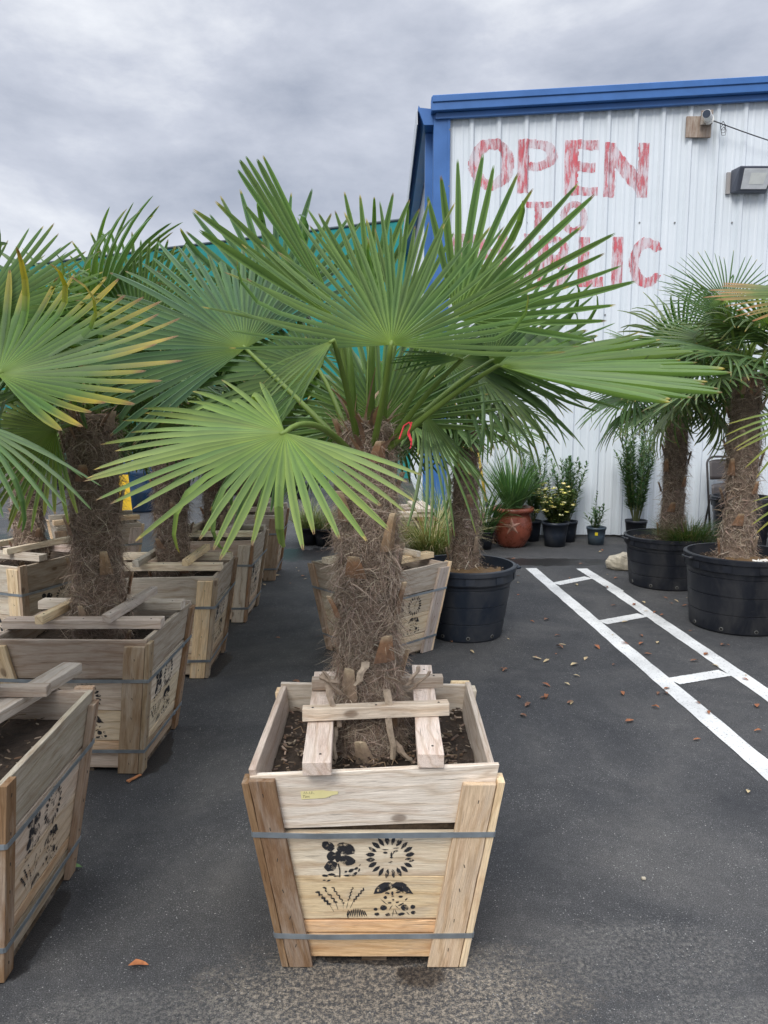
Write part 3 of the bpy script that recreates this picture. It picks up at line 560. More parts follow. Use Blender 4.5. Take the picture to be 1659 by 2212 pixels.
# beams of the nearest left crate
# ---------------------------------------------------------------- palm pieces
def frond_mesh(name, Rr, span, nseg, fuse, droop, seed, col=(.075, .17, .035), tipc=(.40, .30, .08), yellow=0.0, yellowc=(.34, .27, .03), bend=.09, wob=.04, foldk=1.0, cup=.0, tips=.6, narrow=.86, lenvar=.10, endshort=.15):
    R = random.Random(seed); mb = MB(); da = span/nseg
    ts = [.0, .12, .3, fuse, fuse+(1-fuse)*.18, fuse+(1-fuse)*.38, fuse+(1-fuse)*.58, fuse+(1-fuse)*.78, fuse+(1-fuse)*.93, 1.0]
    hub = (.20, .30, .06)
    for i in range(nseg):
        a = -span/2+da*(i+.5); q = abs(a)/(span/2); Ln = Rr*(1-endshort*q**3)*(1+R.uniform(-lenvar, lenvar)); dr = droop*(1+R.uniform(-.35, .6)); wb = R.uniform(-wob, wob); rnd = R.uniform(.84, 1.14)
        broken = R.random() < bend; brk = R.uniform(.45, .75); bam = R.uniform(.5, 1.3); fz = fuse*R.uniform(.85, 1.1)
        tip = R.random() < tips; tl_ = R.uniform(.02, .06); ye = yellow*R.uniform(.5, 1.3); base_c = (col[0]*rnd*R.uniform(.92, 1.1), col[1]*rnd, col[2]*rnd*R.uniform(.9, 1.15)); tw = R.uniform(-.25, .25)
        wf = Rr*fz*math.tan(da/2)*narrow; vs = []; cs = []; gs = []; x = y = z = 0; pt = 0; ang = a; pos = V((0, 0, 0)); pitch = 0.0
        rad = V((sin(a), cos(a), 0)); prev = V((0, 0, 0)); last = 0
        for j, t in enumerate(ts):
            if j == 3: t = fz
            r = t*Ln; st = r-last; last = r
            pitch = cup*(1-cos(a))*.6 - dr*max(0, t-.15)**1.6
            if broken and t > brk: pitch -= bam*(t-brk)/(1-brk)*1.8
            aa = a+wb*max(0, t-fz)*2.0
            d = V((sin(aa)*cos(pitch), cos(aa)*cos(pitch), sin(pitch))); pos = pos+d*st
            if t <= fz: w_ = max(r*math.tan(da/2), .0006)
            else:
                s = (t-fz)/(1-fz); w_ = wf*(1+.10*sin(s*pi*.7))*(1-s**3.2*.72) 
            if j == len(ts)-1: w_ = wf*.16
            side = V((cos(aa), -sin(aa), 0)); k = foldk if t <= fz+.05 else foldk*(1-.35*(t-fz)); up = V((-sin(aa)*sin(pitch), -cos(aa)*sin(pitch), cos(pitch)))
            if t > fz: side = (side+up*tw*(t-fz)*1.5).normalized()
            e = k*w_; vs += [pos-side*w_-up*e*.5, pos+up*e*.5, pos+side*w_-up*e*.5]
            if j == len(ts)-1: vs[-2] = pos-d*Ln*.03+up*e*.5
            c = base_c
            if t < .14: c = mixc(hub, base_c, t/.14*.8)
            if ye and t > .6: c = mixc(c, yellowc, min(1, ye*(t-.6)*3.4))
            if tip and j >= len(ts)-2: c = mixc(c, tipc, (.85 if yellow > .45 and R.random() < .8 else .22 if tl_ > .045 else 0.0) if j < len(ts)-1 else 1)
            if tip and t == 1 and R.random() < .6: c = (.16, .09, .05)
            q_ = 1.45 if c[0] < .2 else 1.1; ed = (c[0]*q_+.012, c[1]*q_*.95+.012, c[2]*q_*.9); cs += [ed, (c[0]*.78, c[1]*.80, c[2]*.8), ed]
            gs += [(r, (i*2+0)*.02, 0), (r, (i*2+1)*.02, 0), (r, (i*2+2)*.02, 0)]
        fs = []
        for j in range(len(ts)-1):
            b = j*3; fs += [(b, b+3, b+4, b+1), (b+1, b+4, b+5, b+2)]
        mb.add(vs, fs, cs, gs)
    return mb.build(name, LEAF, smooth=False, mesh_only=True)
def frame(ax, nr):
    y = V(ax).normalized(); z = V(nr); z = (z-y*z.dot(y)).normalized(); x = y.cross(z); return Matrix((x, y, z)).transposed().to_4x4()
def petiole_pts(a, b, arc, m=10):
    mid = (a+b)/2+arc; return [a*(1-t)**2+mid*2*t*(1-t)+b*t*t for t in [i/m for i in range(m+1)]]
PETC = (.17, .25, .05)
def fibres(name, prof, ringf, n_, seed, hlen=(.04, .11), wd=.0009, outk=.5, cols=((.42, .33, .255), (.33, .25, .19), (.50, .41, .33), (.24, .17, .125))):
    """prof(z01, ang) -> point and outward normal; strands matted round the trunk"""
    R = random.Random(seed); mb = MB(); vs = []; fs = []; cs = []
    for i in range(n_):
        zz = R.random(); an = R.uniform(0, 2*pi); p, nrm = prof(zz, an); tan = V((-sin(an), cos(an), 0))
        mode = R.random(); l = R.uniform(*hlen); rs_ = ringf(zz, an)
        if rs_ < .45 and mode > .62: mode *= .5
        if mode < .55: d = tan*R.choice((-1, 1))*1.0+V((0, 0, R.uniform(-.7, .5)))+nrm*R.uniform(.0, .35); stick = .5
        elif mode < .85: d = V((0, 0, -1))+tan*R.uniform(-.7, .7)+nrm*R.uniform(.2, .9)*outk*1.5; stick = .1
        else: d = nrm*1.0+V((0, 0, R.uniform(-.6, .8)))+tan*R.uniform(-1, 1); l *= .8; stick = 0
        d.normalize(); seg = 5; st = l/seg; c = jit(R, R.choice(cols), .2); w_ = wd*R.uniform(.6, 1.4)*(3.0 if mode < .12 else 1); curl = V((R.uniform(-1, 1), R.uniform(-1, 1), R.uniform(-1, .7)))*.75
        q = p+nrm*R.uniform(-.004, .012); b = len(vs); wv = d.cross(V((R.uniform(-1, 1), R.uniform(-1, 1), R.uniform(-1, 1)))).normalized()*w_
        for j in range(seg+1):
            k = 1-j/seg*.75; vs.append(q-wv*k); vs.append(q+wv*k); cs += [c, c]
            rr = V((q.x, q.y, 0)); rr = rr.normalized() if rr.length > 1e-4 else nrm
            d = (d+curl*.55+V((0, 0, -.16))-rr*stick*.55*(1 if mode < .55 else 0)+V((R.uniform(-.3, .3), R.uniform(-.3, .3), R.uniform(-.3, .3)))).normalized(); q = q+d*st
        fs += [(b+2*j, b+2*j+1, b+2*j+3, b+2*j+2) for j in range(seg)]
    mb.add(vs, fs, [c for c in cs]); return mb.build(name, FIBRE, mesh_only=True)
def trunk_set(seed, h, r0, r1, n_hair, hlen=(.04, .11), wd=.0009, rings=.085, bul=.14, stubs=26):
    """local meshes of a trunk from z=0 up to h"""
    R = random.Random(seed); ph = [R.uniform(0, 6) for _ in range(6)]
    def rad(z, an):
        t = z/h; r = lerp(r0, r1, t)*(1+.05*sin(z*9+ph[0])); s = ((z+.02*sin(an*2+ph[1])+.012*sin(an*3+z*4))/rings) % 1.0
        r *= 1+bul*(s-.5)*.9*(1-s*.15) + .03*noise.noise(V((cos(an)*2, sin(an)*2, z*14+seed))); r *= 1+.10*max(0, 1-z/.08)
        return r
    def ringf(t, an): return ((t*h+.02*sin(an*2+ph[1])+.012*sin(an*3+t*h*4))/rings) % 1.0
    def prof(t, an):
        z = t*h; r = rad(z, an); return V((r*cos(an), r*sin(an), z)), V((cos(an), sin(an), 0))
    mb = MB(); n_ = 40; m = int(h/.011)
    vs = [V((rad(h*i/m, 2*pi*k/n_)*cos(2*pi*k/n_), rad(h*i/m, 2*pi*k/n_)*sin(2*pi*k/n_), h*i/m)) for i in range(m+1) for k in range(n_)]; cs = []
    for v in vs: f = .5+.5*noise.noise(v*28); f2 = .5+.5*noise.noise(v*6+V((seed, 0, 0))); cs.append(mixc((.11, .08, .06), (.34, .26, .20), min(1, max(0, f*.6+f2*.5-.1))))
    mb.add(vs, [(i*n_+k, i*n_+(k+1) % n_, (i+1)*n_+(k+1) % n_, (i+1)*n_+k) for i in range(m) for k in range(n_)]+[tuple(m*n_+k for k in range(n_))], cs)
    core = mb.build('trunk', CORE, smooth=True, mesh_only=True)
    fib = fibres('fibre', prof, ringf, n_hair, seed+1, hlen, wd)
    st = []
    for i in range(stubs):
        z = h*(i+.5)/stubs+R.uniform(-.02, .02); an = i*2.39996+seed+R.uniform(-.2, .2); z = min(max(z, .03), h-.03); r = rad(z, an); n0 = V((cos(an), sin(an), 0)); t0 = V((-sin(an), cos(an), 0)); l = R.uniform(.055, .115); w_ = R.uniform(.013, .024); m2 = MB(); lean = R.uniform(-.3, .3)
        p0 = n0*(r*.86)+V((0, 0, z-l*.5)); pts = [p0+n0*(r*.14+.004+.022*(q/4)**1.3)+n0*.015+V((0, 0, l*q/4))+t0*lean*l*(q/4) for q in range(5)]; vs = []; cs = []
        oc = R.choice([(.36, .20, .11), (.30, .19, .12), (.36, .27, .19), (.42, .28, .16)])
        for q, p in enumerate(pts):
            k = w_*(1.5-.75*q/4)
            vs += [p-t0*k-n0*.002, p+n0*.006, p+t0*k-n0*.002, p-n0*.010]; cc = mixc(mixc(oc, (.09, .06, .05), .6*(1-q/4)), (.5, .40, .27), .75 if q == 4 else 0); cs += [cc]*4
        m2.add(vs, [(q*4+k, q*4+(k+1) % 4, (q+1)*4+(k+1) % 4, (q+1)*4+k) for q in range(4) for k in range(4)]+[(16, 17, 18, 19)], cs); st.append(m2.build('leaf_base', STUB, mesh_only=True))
    return core, fib, st, rad
def crown_tuft(seed, r, h):
    """dry sheath strips round the top of the trunk"""
    R = random.Random(seed); mb = MB()
    for i in range(46):
        an = R.uniform(0, 2*pi); n0 = V((cos(an), sin(an), 0)); t0 = V((-sin(an), cos(an), 0)); l = R.uniform(.07, .2); w_ = R.uniform(.003, .011); p = n0*r*R.uniform(.6, 1.02)+V((0, 0, h-R.uniform(.02, .13))); d = V((0, 0, 1))+n0*R.uniform(.1, .8)+t0*R.uniform(-.6, .6); curl = n0*R.uniform(-.1, .5)+V((0, 0, R.uniform(-.7, .0)))+t0*R.uniform(-.5, .5); vs = []; c = jit(R, R.choice([(.30, .19, .12), (.40, .29, .19), (.22, .14, .09), (.36, .22, .12)]), .15)
        for q in range(8):
            k = w_*(1-(q/7)**2*.8); vs += [p-t0*k, p+t0*k]; d = (d+curl*.22).normalized(); p = p+d*l/7
        mb.add(vs, [(2*q, 2*q+1, 2*q+3, 2*q+2) for q in range(7)], c)
    return mb.build('dry_sheath', DRY, mesh_only=True)
def add_frond(T_, me, hub, ax, nr, pet_to=None, arc=V((0, 0, .05)), pr=.008, scale=1.0, pet_mesh=None, petcol=PETC):
    o = obj('frond', me, T_); M = Matrix.Translation(hub) @ frame(ax, nr) @ Matrix.Scale(scale, 4); o.matrix_local = M
    if pet_to is not None:
        mb = MB(); inv = M.inverted(); pts = petiole_pts(V(pet_to), V(hub), arc); pts = pts+[V(hub)+V(ax).normalized()*.012]
        tube(mb, [inv @ p for p in pts], [lerp(pr*1.7, pr*.8, i/len(pts)) for i in range(len(pts))], 7, petcol); mb.build('petiole', LEAF, o, True)
    elif pet_mesh: obj('petiole', pet_mesh, o)
    return o
def std_petiole(l, drop, r=.007):
    mb = MB(); pts = [V((0, -l*t, -drop*t*t)) for t in [i/8 for i in range(9)]]; tube(mb, pts[::-1], [lerp(r*1.6, r*.8, i/8) for i in range(9)], 6, PETC); return mb.build('petiole', LEAF, smooth=True, mesh_only=True)
def auto_crown(T_, top, n_, meshes, petm, pl, seed, elr=(80, -30), skip=None, sc=(.9, 1.1), az0=0, lean=18):
    R = random.Random(seed); top = V(top)
    for i in range(n_):
        t = (i+.5)/n_; az_ = az0+i*2.39996+R.uniform(-.25, .25); el = radians(lerp(elr[0], elr[1], t**.9)+R.uniform(-8, 8)); s = R.uniform(*sc)
        if skip and skip(az_ % (2*pi), math.degrees(el)): continue
        h = V((cos(az_), sin(az_), 0)); d = h*cos(el)+V((0, 0, 1))*sin(el); e2 = el-radians(R.uniform(lean*.4, lean*1.4)); ax = h*cos(e2)+V((0, 0, 1))*sin(e2); nr = -h*sin(e2)+V((0, 0, 1))*cos(e2); side = h.cross(V((0, 0, 1))); nr = nr+side*R.uniform(-.5, .5); ax = ax+side*R.uniform(-.15, .15)
        p = pl*s; hub = top+d*p; add_frond(T_, R.choice(meshes), hub, ax, nr, scale=s, pet_mesh=petm)
def palm(loc, label, ts, h, group, seed, top_tuft=True):
    core, fib, st, rad = ts; T_ = tag(empty('fan_palm', loc), label, 'palm', group)
    tr = obj('trunk', core, T_)
    f = obj('fibre', fib, tr); tag(f, kind='stuff')
    for s in st: obj('leaf_base', s, tr)
    if top_tuft: obj('dry_sheath', crown_tuft(seed, rad(h-.02, 0), h), tr)
    return T_
# ---------------------------------------------------------------- main palm
ZB = .52; TH = .99
tsM = trunk_set(11, TH, .094, .062, 33000, (.03, .10), .00052, .095, .26, 24)
MP = palm((MAINC.x-.02, MAINC.y+.03, ZB), 'large central fan palm with a shaggy trunk and a red ribbon', tsM, TH, 'fan palms in crates', 11)
ML = V(MP.location); TOP = V((0, 0, TH-.04))
def mp(x, y, Y): return P(x, y, Y)-ML
GR = (.086, .158, .048); GD = (.072, .138, .048); GL = (.135, .222, .062); GB = (.074, .146, .070)
def MF(hub, tip, nr, R_=None, span=190, nseg=38, fuse=.42, droop=.35, seed=0, col=GR, arc=(0, 0, .04), base=(0, 0), **k):
    h = mp(*hub); t = mp(*tip); ax = t-h; R_ = R_ or ax.length
    me = frond_mesh('frond', R_, radians(span), nseg, fuse, droop, seed, col, **k); b = V((base[0], base[1], TH-.10))
    return add_frond(MP, me, h, ax, nr, b, V(arc), .0062)
def axis_in(nr, ang):
    """direction at a screen angle inside the plane with normal nr facing the camera"""
    z = V(nr).normalized(); x = V((1, 0, 0)); x = (x-z*x.dot(z)).normalized(); y = z.cross(x)
    if y.z < 0: y = -y
    return x*cos(radians(ang))+y*sin(radians(ang))
def MA(hub, nr, ang, R_, span, seed, col=GR, **k):
    h = mp(*hub); ax = axis_in(nr, ang); nseg = k.pop('nseg', 38); fuse = k.pop('fuse', .42); droop = k.pop('droop', .35); arc = k.pop('arc', (0, 0, .04)); base = k.pop('base', (0, 0)); back = k.pop('back', False)
    me = frond_mesh('frond', R_, radians(span), nseg, fuse, droop, seed, col, **k); b = V((base[0], base[1], TH-.10))
    n2 = V(nr) if not back else -V(nr)
    return add_frond(MP, me, h, ax, n2, b, V(arc), .0062)
# big middle fan (under side to the camera), lower left pale fan, right-hand flat fan and the rest
MA((845, 745, 1.98), (.02, -.76, .65), 88, .50, 196, 101, GR, back=True, nseg=34, fuse=.36, droop=.22, wob=.13, lenvar=.13, arc=(.01, -.02, 0), base=(.01, -.03), cup=.05)
MA((985, 690, 2.32), (-.1, -.9, .30), 44, .50, 120, 102, GR, back=True, nseg=18, wob=.09, fuse=.42, droop=.2, arc=(0, 0, 0), base=(.03, .02))
MA((735, 690, 2.34), (.1, -.9, .25), 120, .58, 12, 103, GR, back=True, nseg=5, wob=.05, fuse=.8, droop=.05, lenvar=.04, base=(-.03, .02))
MA((725, 690, 2.30), (.1, -.9, .25), 139, .50, 26, 123, GR, back=True, nseg=4, wob=.1, fuse=.5, droop=.1, lenvar=.08, base=(-.03, .02))
MA((860, 720, 2.45), (0, -.85, .5), 82, .42, 90, 104, GR, back=True, nseg=15, fuse=.4, droop=.15, base=(0, .03))
MA((615, 935, 1.72), (0, -.47, .88), 222, .405, 235, 105, GL, nseg=37, fuse=.42, wob=.07, droop=.22, arc=(-.02, -.06, .10), base=(-.04, -.03), yellow=.10, tips=.85, bend=.10, foldk=1.1, endshort=.25)
MA((1000, 775, 2.10), (.0, -.5, .8), 178, .2, 50, 126, GD, nseg=6, fuse=.4, droop=.3, base=(.04, -.02))
MA((1075, 790, 2.02), (.03, -.30, .95), 8, .54, 120, 106, (.080, .150, .044), back=True, nseg=22, wob=.05, fuse=.68, droop=.10, arc=(0, 0, .03), base=(.04, -.02), tips=.8, bend=.02)
MA((822, 913, 2.36), (0, -.85, .5), 95, .42, 200, 107, GR, nseg=36, fuse=.45, droop=.2, base=(0, .04))
MA((530, 752, 2.50), (.1, -.78, .62), 137, .60, 190, 108, GB, nseg=40, fuse=.5, droop=.35, arc=(-.05, 0, .05), base=(-.04, .03), bend=.12, tips=.5)
MA((1030, 800, 2.55), (.3, -.5, .8), 325, .42, 110, 109, GR, nseg=15, fuse=.3, droop=.8, base=(.04, .04), narrow=.9)
MA((915, 890, 2.28), (.5, -.6, .4), 300, .40, 70, 110, GR, nseg=11, fuse=.3, droop=.5, base=(.04, .0))
MA((690, 800, 2.45), (0, -.7, .7), 160, .50, 170, 111, GD, nseg=30, fuse=.45, droop=.5, base=(-.04, .04))
MA((1060, 780, 2.5), (0, -.7, .6), 30, .46, 150, 112, GD, back=True, nseg=28, fuse=.4, droop=.4, base=(.04, .05))
MA((720, 735, 1.95), (-.3, -.7, .7), 215, .24, 60, 113, GR, nseg=8, fuse=.3, droop=.4, base=(-.02, -.02))
MA((960, 770, 2.62), (0, -.6, .8), 350, .5, 160, 114, GD, nseg=28, fuse=.4, droop=.6, base=(.03, .05))
MA((600, 670, 2.75), (0, -.85, .4), 112, .47, 150, 115, GB, back=True, nseg=20, fuse=.4, droop=.2, base=(-.03, .05))
MA((800, 660, 2.6), (0, -.9, .3), 95, .40, 70, 116, GR, back=True, nseg=9, fuse=.4, droop=.1, base=(0, .05))
MA((640, 900, 2.6), (0, -.6, .8), 200, .48, 150, 117, GD, nseg=28, fuse=.4, droop=.8, base=(-.04, .04))
mb = MB()
for i, (dx, l) in enumerate(((-.03, .30), (.008, .34), (.035, .27))): tube(mb, [V((dx, .0, TH-.1)), V((dx*1.6, .01, TH+l*.5)), V((dx*2, .03, TH+l))], [.012, .010, .004], 8, (.16, .26, .05))
mb.build('leaf_spear', LEAF, MP, True)
mb = MB(); p0 = mp(884, 912, 2.05)
for k in range(3):
    pts = [p0+V((.002*k+.004*sin(q*1.3+k), .003*k, -.05*q/6*(1+.2*k))) for q in range(7)]; tube(mb, pts, .0016, 5, (.75, .045, .07))
tube(mb, [p0, p0+V((-.014, .01, -.01)), p0+V((-.026, .01, -.045))], .0022, 5, (.7, .05, .07))
mb.build('red_ribbon', GREYP, MP)
# long dry leaf bases and strips at the foot of the trunk
mb = MB()
for x0, y0, x1, y1, wv in ((700, 1455, 735, 1570, .010), (835, 1490, 850, 1640, .011), (790, 1430, 770, 1480, .012), (735, 1500, 700, 1450, .008), (880, 1480, 905, 1440, .008), (885, 1490, 930, 1450, .007), (722, 1570, 722, 1650, .009), (848, 1600, 900, 1655, .012), (690, 1462, 735, 1475, .008)):
    a = mp(x0, y0, 2.12); b = mp(x1, y1, 2.11); s = V((1, 0, 0))*wv if abs((b-a).z) > abs((b-a).x) else V((0, 0, 1))*wv
    q = [a.lerp(b, t/5)+V((.004*sin(t*2), -.01*sin(t/5*pi), 0)) for t in range(6)]; vs = []
    for t, p in enumerate(q): k = 1-.3*t/5; vs += [p-s*k, p+V((0, -.006, 0)), p+s*k, p+V((0, .006, 0))]
    mb.add(vs, [(t*4+k, t*4+(k+1) % 4, (t+1)*4+(k+1) % 4, (t+1)*4+k) for t in range(5) for k in range(4)]+[(3, 2, 1, 0), (20, 21, 22, 23)], random.Random(x0).choice([(.33, .26, .20), (.26, .20, .15), (.40, .32, .24)]))
mb.build('old_stalks', STUB, MP)
# ---------------------------------------------------------------- other palms
FS = [frond_mesh('frond', .52, radians(sp_), 34, .42, dr, 200+i, c, tips=.5, bend=.08) for i, (sp_, dr, c) in enumerate(((200, .45, GR), (220, .7, GD), (190, .35, GB), (210, .9, GD)))]
FH = [frond_mesh('frond', .47, radians(sp_), 31, .28, dr, 220+i, c, tips=.7, narrow=.95, bend=.14, wob=.08) for i, (sp_, dr, c) in enumerate(((230, .45, (.075, .145, .05)), (250, .8, (.06, .125, .045)), (210, .3, (.085, .15, .055)), (250, 1.1, (.095, .14, .06))))]
PM = std_petiole(.36, .05); PMs = std_petiole(.30, .04)
tsA = trunk_set(31, 1.02, .105, .085, 13000, (.05, .13), .0009, .1, .14, 14)
tsB = trunk_set(41, 1.0, .095, .080, 8000, (.04, .11), .0010, .07, .12, 14)
tsC = trunk_set(51, 1.2, .095, .080, 8500, (.04, .11), .0011, .06, .12, 18)
tsD = trunk_set(61, .9, .092, .066, 7000, (.04, .10), .0011, .075, .16, 16)
Gc = 'fan palms in crates'; Gt = 'fan palms in black tubs'
pA = palm((-1.32, 2.16, .5), 'nearest left fan palm with a big fan tipped yellow and brown', tsB, 1.0, Gc, 1); LA = V(pA.location)
def AF(hub, nr, ang, R_, span, seed, col, **k):
    nseg = k.pop('nseg', 36); fuse = k.pop('fuse', .5); droop = k.pop('droop', .25); back = k.pop('back', False); T0 = k.pop('T', pA); h = P(*hub)-V(T0.location)
    me = frond_mesh('frond', R_, radians(span), nseg, fuse, droop, seed, col, **k); add_frond(T0, me, h, axis_in(nr, ang), -V(nr) if back else V(nr), (0, 0, k.get('pz', .95)), V((0, 0, .05)))
AF((-5, 808, 1.80), (.0, -.62, .78), 50, .40, 200, 301, (.055, .120, .018), back=True, yellow=.9, wob=.05, nseg=32, tipc=(.13, .06, .035), tips=1.0, foldk=.6)
AF((-60, 690, 2.0), (0, -.8, .6), 50, .33, 170, 302, GR, back=True, droop=.2, nseg=30, wob=.06)
AF((-70, 905, 1.75), (.2, -.45, .85), 325, .36, 50, 303, GD, droop=.5, nseg=8, fuse=.35, tips=.3)
AF((-120, 700, 2.4), (0, -.6, .8), 60, .45, 150, 304, GD, back=True)
auto_crown(pA, (0, 0, 1.0), 12, FS, PM, .34, 71, (85, -25), skip=lambda a, e: cos(a) > -.35)
pB = palm((-1.275, 3.36, .5), 'fan palm with the thickest shaggiest trunk in the left row, second from the front', tsA, 1.02, Gc, 2)
auto_crown(pB, (0, 0, 1.0), 17, FS, PM, .36, 72, (85, -12), skip=lambda a, e: sin(a) < 0 and e < 20)
AF((300, 720, 3.30), (.1, -.88, .35), 100, .47, 130, 311, GR, back=True, droop=.15, T=pB, nseg=26)
AF((120, 930, 3.0), (.0, -.7, .7), 200, .45, 190, 312, (.13, .21, .045), droop=.4, T=pB, yellow=.2)
pC = palm((-1.26, 4.52, .5), 'fan palm in the third crate of the left row', tsB, 1.0, Gc, 3); auto_crown(pC, (0, 0, 1.0), 15, FS, PM, .38, 73, (80, -15), skip=lambda a, e: sin(a) < -.2 and e < 15)
pD = palm((-1.25, 5.66, .5), 'fan palm in the fourth crate of the left row', tsD, .9, Gc, 4); auto_crown(pD, (0, 0, .95), 14, FS, PM, .38, 74, (80, -25))
pE = palm((-1.24, 7.0, .5), 'fan palm in the farthest crate of the left row', tsD, .9, Gc, 5); auto_crown(pE, (0, 0, .95), 13, FS, PM, .4, 75, (80, -20)); pE.scale = (1.08,)*3
pF = palm((-2.16+-.12, 4.88, .5), 'fan palm with a smooth banded lower trunk in the pale crate at the left edge', tsB, 1.0, Gc, 6); pF.rotation_euler.z = 1.4; auto_crown(pF, (0, 0, 1.0), 15, FS, PM, .38, 76, (82, -25), skip=lambda a, e: sin(a+1.4) < .1 and e < 30)
pG = palm((-2.42, 6.35, .5), 'fan palm in the angled crate at the back left', tsD, .9, Gc, 7); auto_crown(pG, (0, 0, .95), 13, FS, PM, .38, 77, (80, -25)); pG.scale = (1.1,)*3
pH = palm((-.03, 4.80, .48), 'fan palm in the corner on crate hidden behind the central palm', tsD, .9, Gc, 8); auto_crown(pH, (0, 0, .95), 13, FS, PM, .34, 78, (80, -20))
p1 = palm((.55, 5.15, .40), 'slim trunked fan palm in the blue black tub right of the central palm', tsD, .9, Gt, 9); p1.scale = (1.0, 1.0, 1.1); auto_crown(p1, (0, 0, .92), 13, FH, PMs, .30, 79, (80, -12), sc=(.85, 1.05))
p2 = palm((2.52, 6.65, .38), 'fan palm with a dense drooping crown in the grassy black tub at right', tsC, 1.2, Gt, 10); auto_crown(p2, (0, 0, 1.2), 24, FH, PMs, .36, 80, (85, -26), sc=(1.0, 1.2)); p2.scale = (1, 1, 1.06)
p3 = palm((2.52, 5.40, .45), 'fan palm with cut leaf bases in the black tub with burlap at right', tsC, 1.2, Gt, 11); p3.scale = (1.08,)*3; auto_crown(p3, (0, 0, 1.19), 23, FH, PMs, .34, 81, (80, -14), sc=(.9, 1.1))
AF((1572, 700, 5.1), (-.1, -.85, .5), 100, .42, 200, 321, (.06, .13, .045), back=False, droop=.25, T=p3, nseg=36, fuse=.25, narrow=.85)
p4 = palm((2.95, 3.95, .45), 'fan palm beyond the right edge whose brown tipped leaves reach into the photo', tsC, 1.2, Gt, 12); auto_crown(p4, (0, 0, 1.1), 10, FS, PM, .36, 82, (60, -30), skip=lambda a, e: cos(a) < .3)
BT = dict(tipc=(.30, .14, .06), tips=1.0, yellow=.35, yellowc=(.40, .24, .08), T=None)
AF((1790, 640, 3.6), (0, -.5, .85), 178, .50, 60, 331, (.10, .16, .04), droop=.2, nseg=14, tipc=(.30, .14, .06), tips=1.0, yellow=.7, yellowc=(.42, .22, .09), T=p4)
AF((1800, 880, 3.6), (-.2, -.5, .8), 208, .52, 90, 332, (.10, .18, .04), droop=.5, nseg=12, fuse=.3, tips=1.0, yellow=.3, T=p4)
AF((1790, 1040, 3.6), (-.2, -.5, .8), 215, .42, 70, 333, (.11, .19, .04), droop=.4, nseg=9, fuse=.3, tips=1.0, yellow=.4, T=p4)
# ---------------------------------------------------------------- tubs and pots
def tub(loc, rt, rb, h, label, col, seed, group='large black nursery tubs', rz=0.0):
    T_ = tag(empty('nursery_tub', loc, rz), label, 'plant tub', group); R = random.Random(seed); mb = MB()
    prof = [(0, .0), (rb*.97, .0), (rb, .012)]; m = 0
    for z in (.26, .50, .74): r = lerp(rb, rt, z); k_ = (rt-rb)/h; prof += [(r-.02*k_, h*z-.02), (r-.005*k_, h*z-.005), (r-.004, h*z-.003), (r-.004, h*z+.001), (r+.004*k_+.001, h*z+.004), (r+.02*k_+.001, h*z+.02)]
    prof += [(rt*.985, h*.80), (rt*.985, h*.815), (rt+.006, h*.82), (rt+.008, h*.93), (rt+.018, h*.935), (rt+.018, h*.99), (rt+.010, h), (rt-.006, h), (rt-.008, h*.93), (rt*.95, h*.86)]
    lathe(mb, prof, 64, (0, 0, 0), col)
    for k in range(10):
        a = k*2*pi/10+.3; n0 = V((cos(a), sin(a), 0)); t0 = V((-sin(a), cos(a), 0)); r = rt+.007
        q = [n0*(r+o_)+t0*s+V((0, 0, z)) for o_ in (0, .004) for s, z in ((-.03, h*.83), (.03, h*.83), (.03, h*.92), (-.03, h*.92))]; mb.add(q, [(4, 5, 6, 7), (0, 1, 5, 4), (1, 2, 6, 5), (2, 3, 7, 6), (3, 0, 4, 7)], tuple(c*1.15 for c in col))
    o = mb.build('tub_wall', PLAST, T_, False); o.data.polygons.foreach_set('use_smooth', [True]*len(o.data.polygons)); o.data.set_sharp_from_angle(angle=radians(18))
    for a in (pi*.02, pi*1.02):
        mb = MB(); n0 = V((cos(a), sin(a), 0)); t0 = V((-sin(a), cos(a), 0)); tube(mb, [n0*(rt+.012)+t0*-.06+V((0, 0, h*.95)), n0*(rt+.04)+t0*-.04+V((0, 0, h*.945)), n0*(rt+.04)+t0*.04+V((0, 0, h*.945)), n0*(rt+.012)+t0*.06+V((0, 0, h*.95))], .010, 8, col); mb.build('handle', PLAST, T_, True)
    mb = MB()
    for k in range(9):
        a = k*2*pi/9+.5; n0 = V((cos(a), sin(a), 0)); r = rb+.004; tube(mb, [n0*(r-.002)+V((0, 0, .035)), n0*(r+.003)+V((0, 0, .035))], .013, 12, (.16, .16, .15)); tube(mb, [n0*(r)+V((0, 0, .035)), n0*(r+.0045)+V((0, 0, .035))], .009, 12, (.005, .005, .005))
    tag(mb.build('drain_holes', PLAST, T_), kind='stuff')
    z = h*.86; mb = MB(); vs = [(0, 0, z+.01)]+[((rt*.95*q/6)*cos(2*pi*k/32), (rt*.95*q/6)*sin(2*pi*k/32), z+.012*noise.noise(V((q*cos(k/5), q*sin(k/5), seed)))) for q in range(1, 7) for k in range(32)]
    mb.add(vs, [(0, 1+k, 1+(k+1) % 32) for k in range(32)]+[(1+q*32+k, 1+(q+1)*32+k, 1+(q+1)*32+(k+1) % 32, 1+q*32+(k+1) % 32) for q in range(5) for k in range(32)], (.05, .036, .027)); so_ = mb.build('soil', SOIL, T_, True); mulch(so_, rt*.9, z, 420, R)
    return T_
NB = (.016, .022, .034); NK = (.012, .014, .020)
t1 = tub((.56, 5.16, 0), .325, .25, .49, 'blue black plastic tub beside the corner on crate with the slim palm', NB, 1)
t2 = tub((2.48, 6.65, 0), .345, .30, .44, 'black plastic tub right of the pale rock with green grass spilling over its rim', NK, 2)
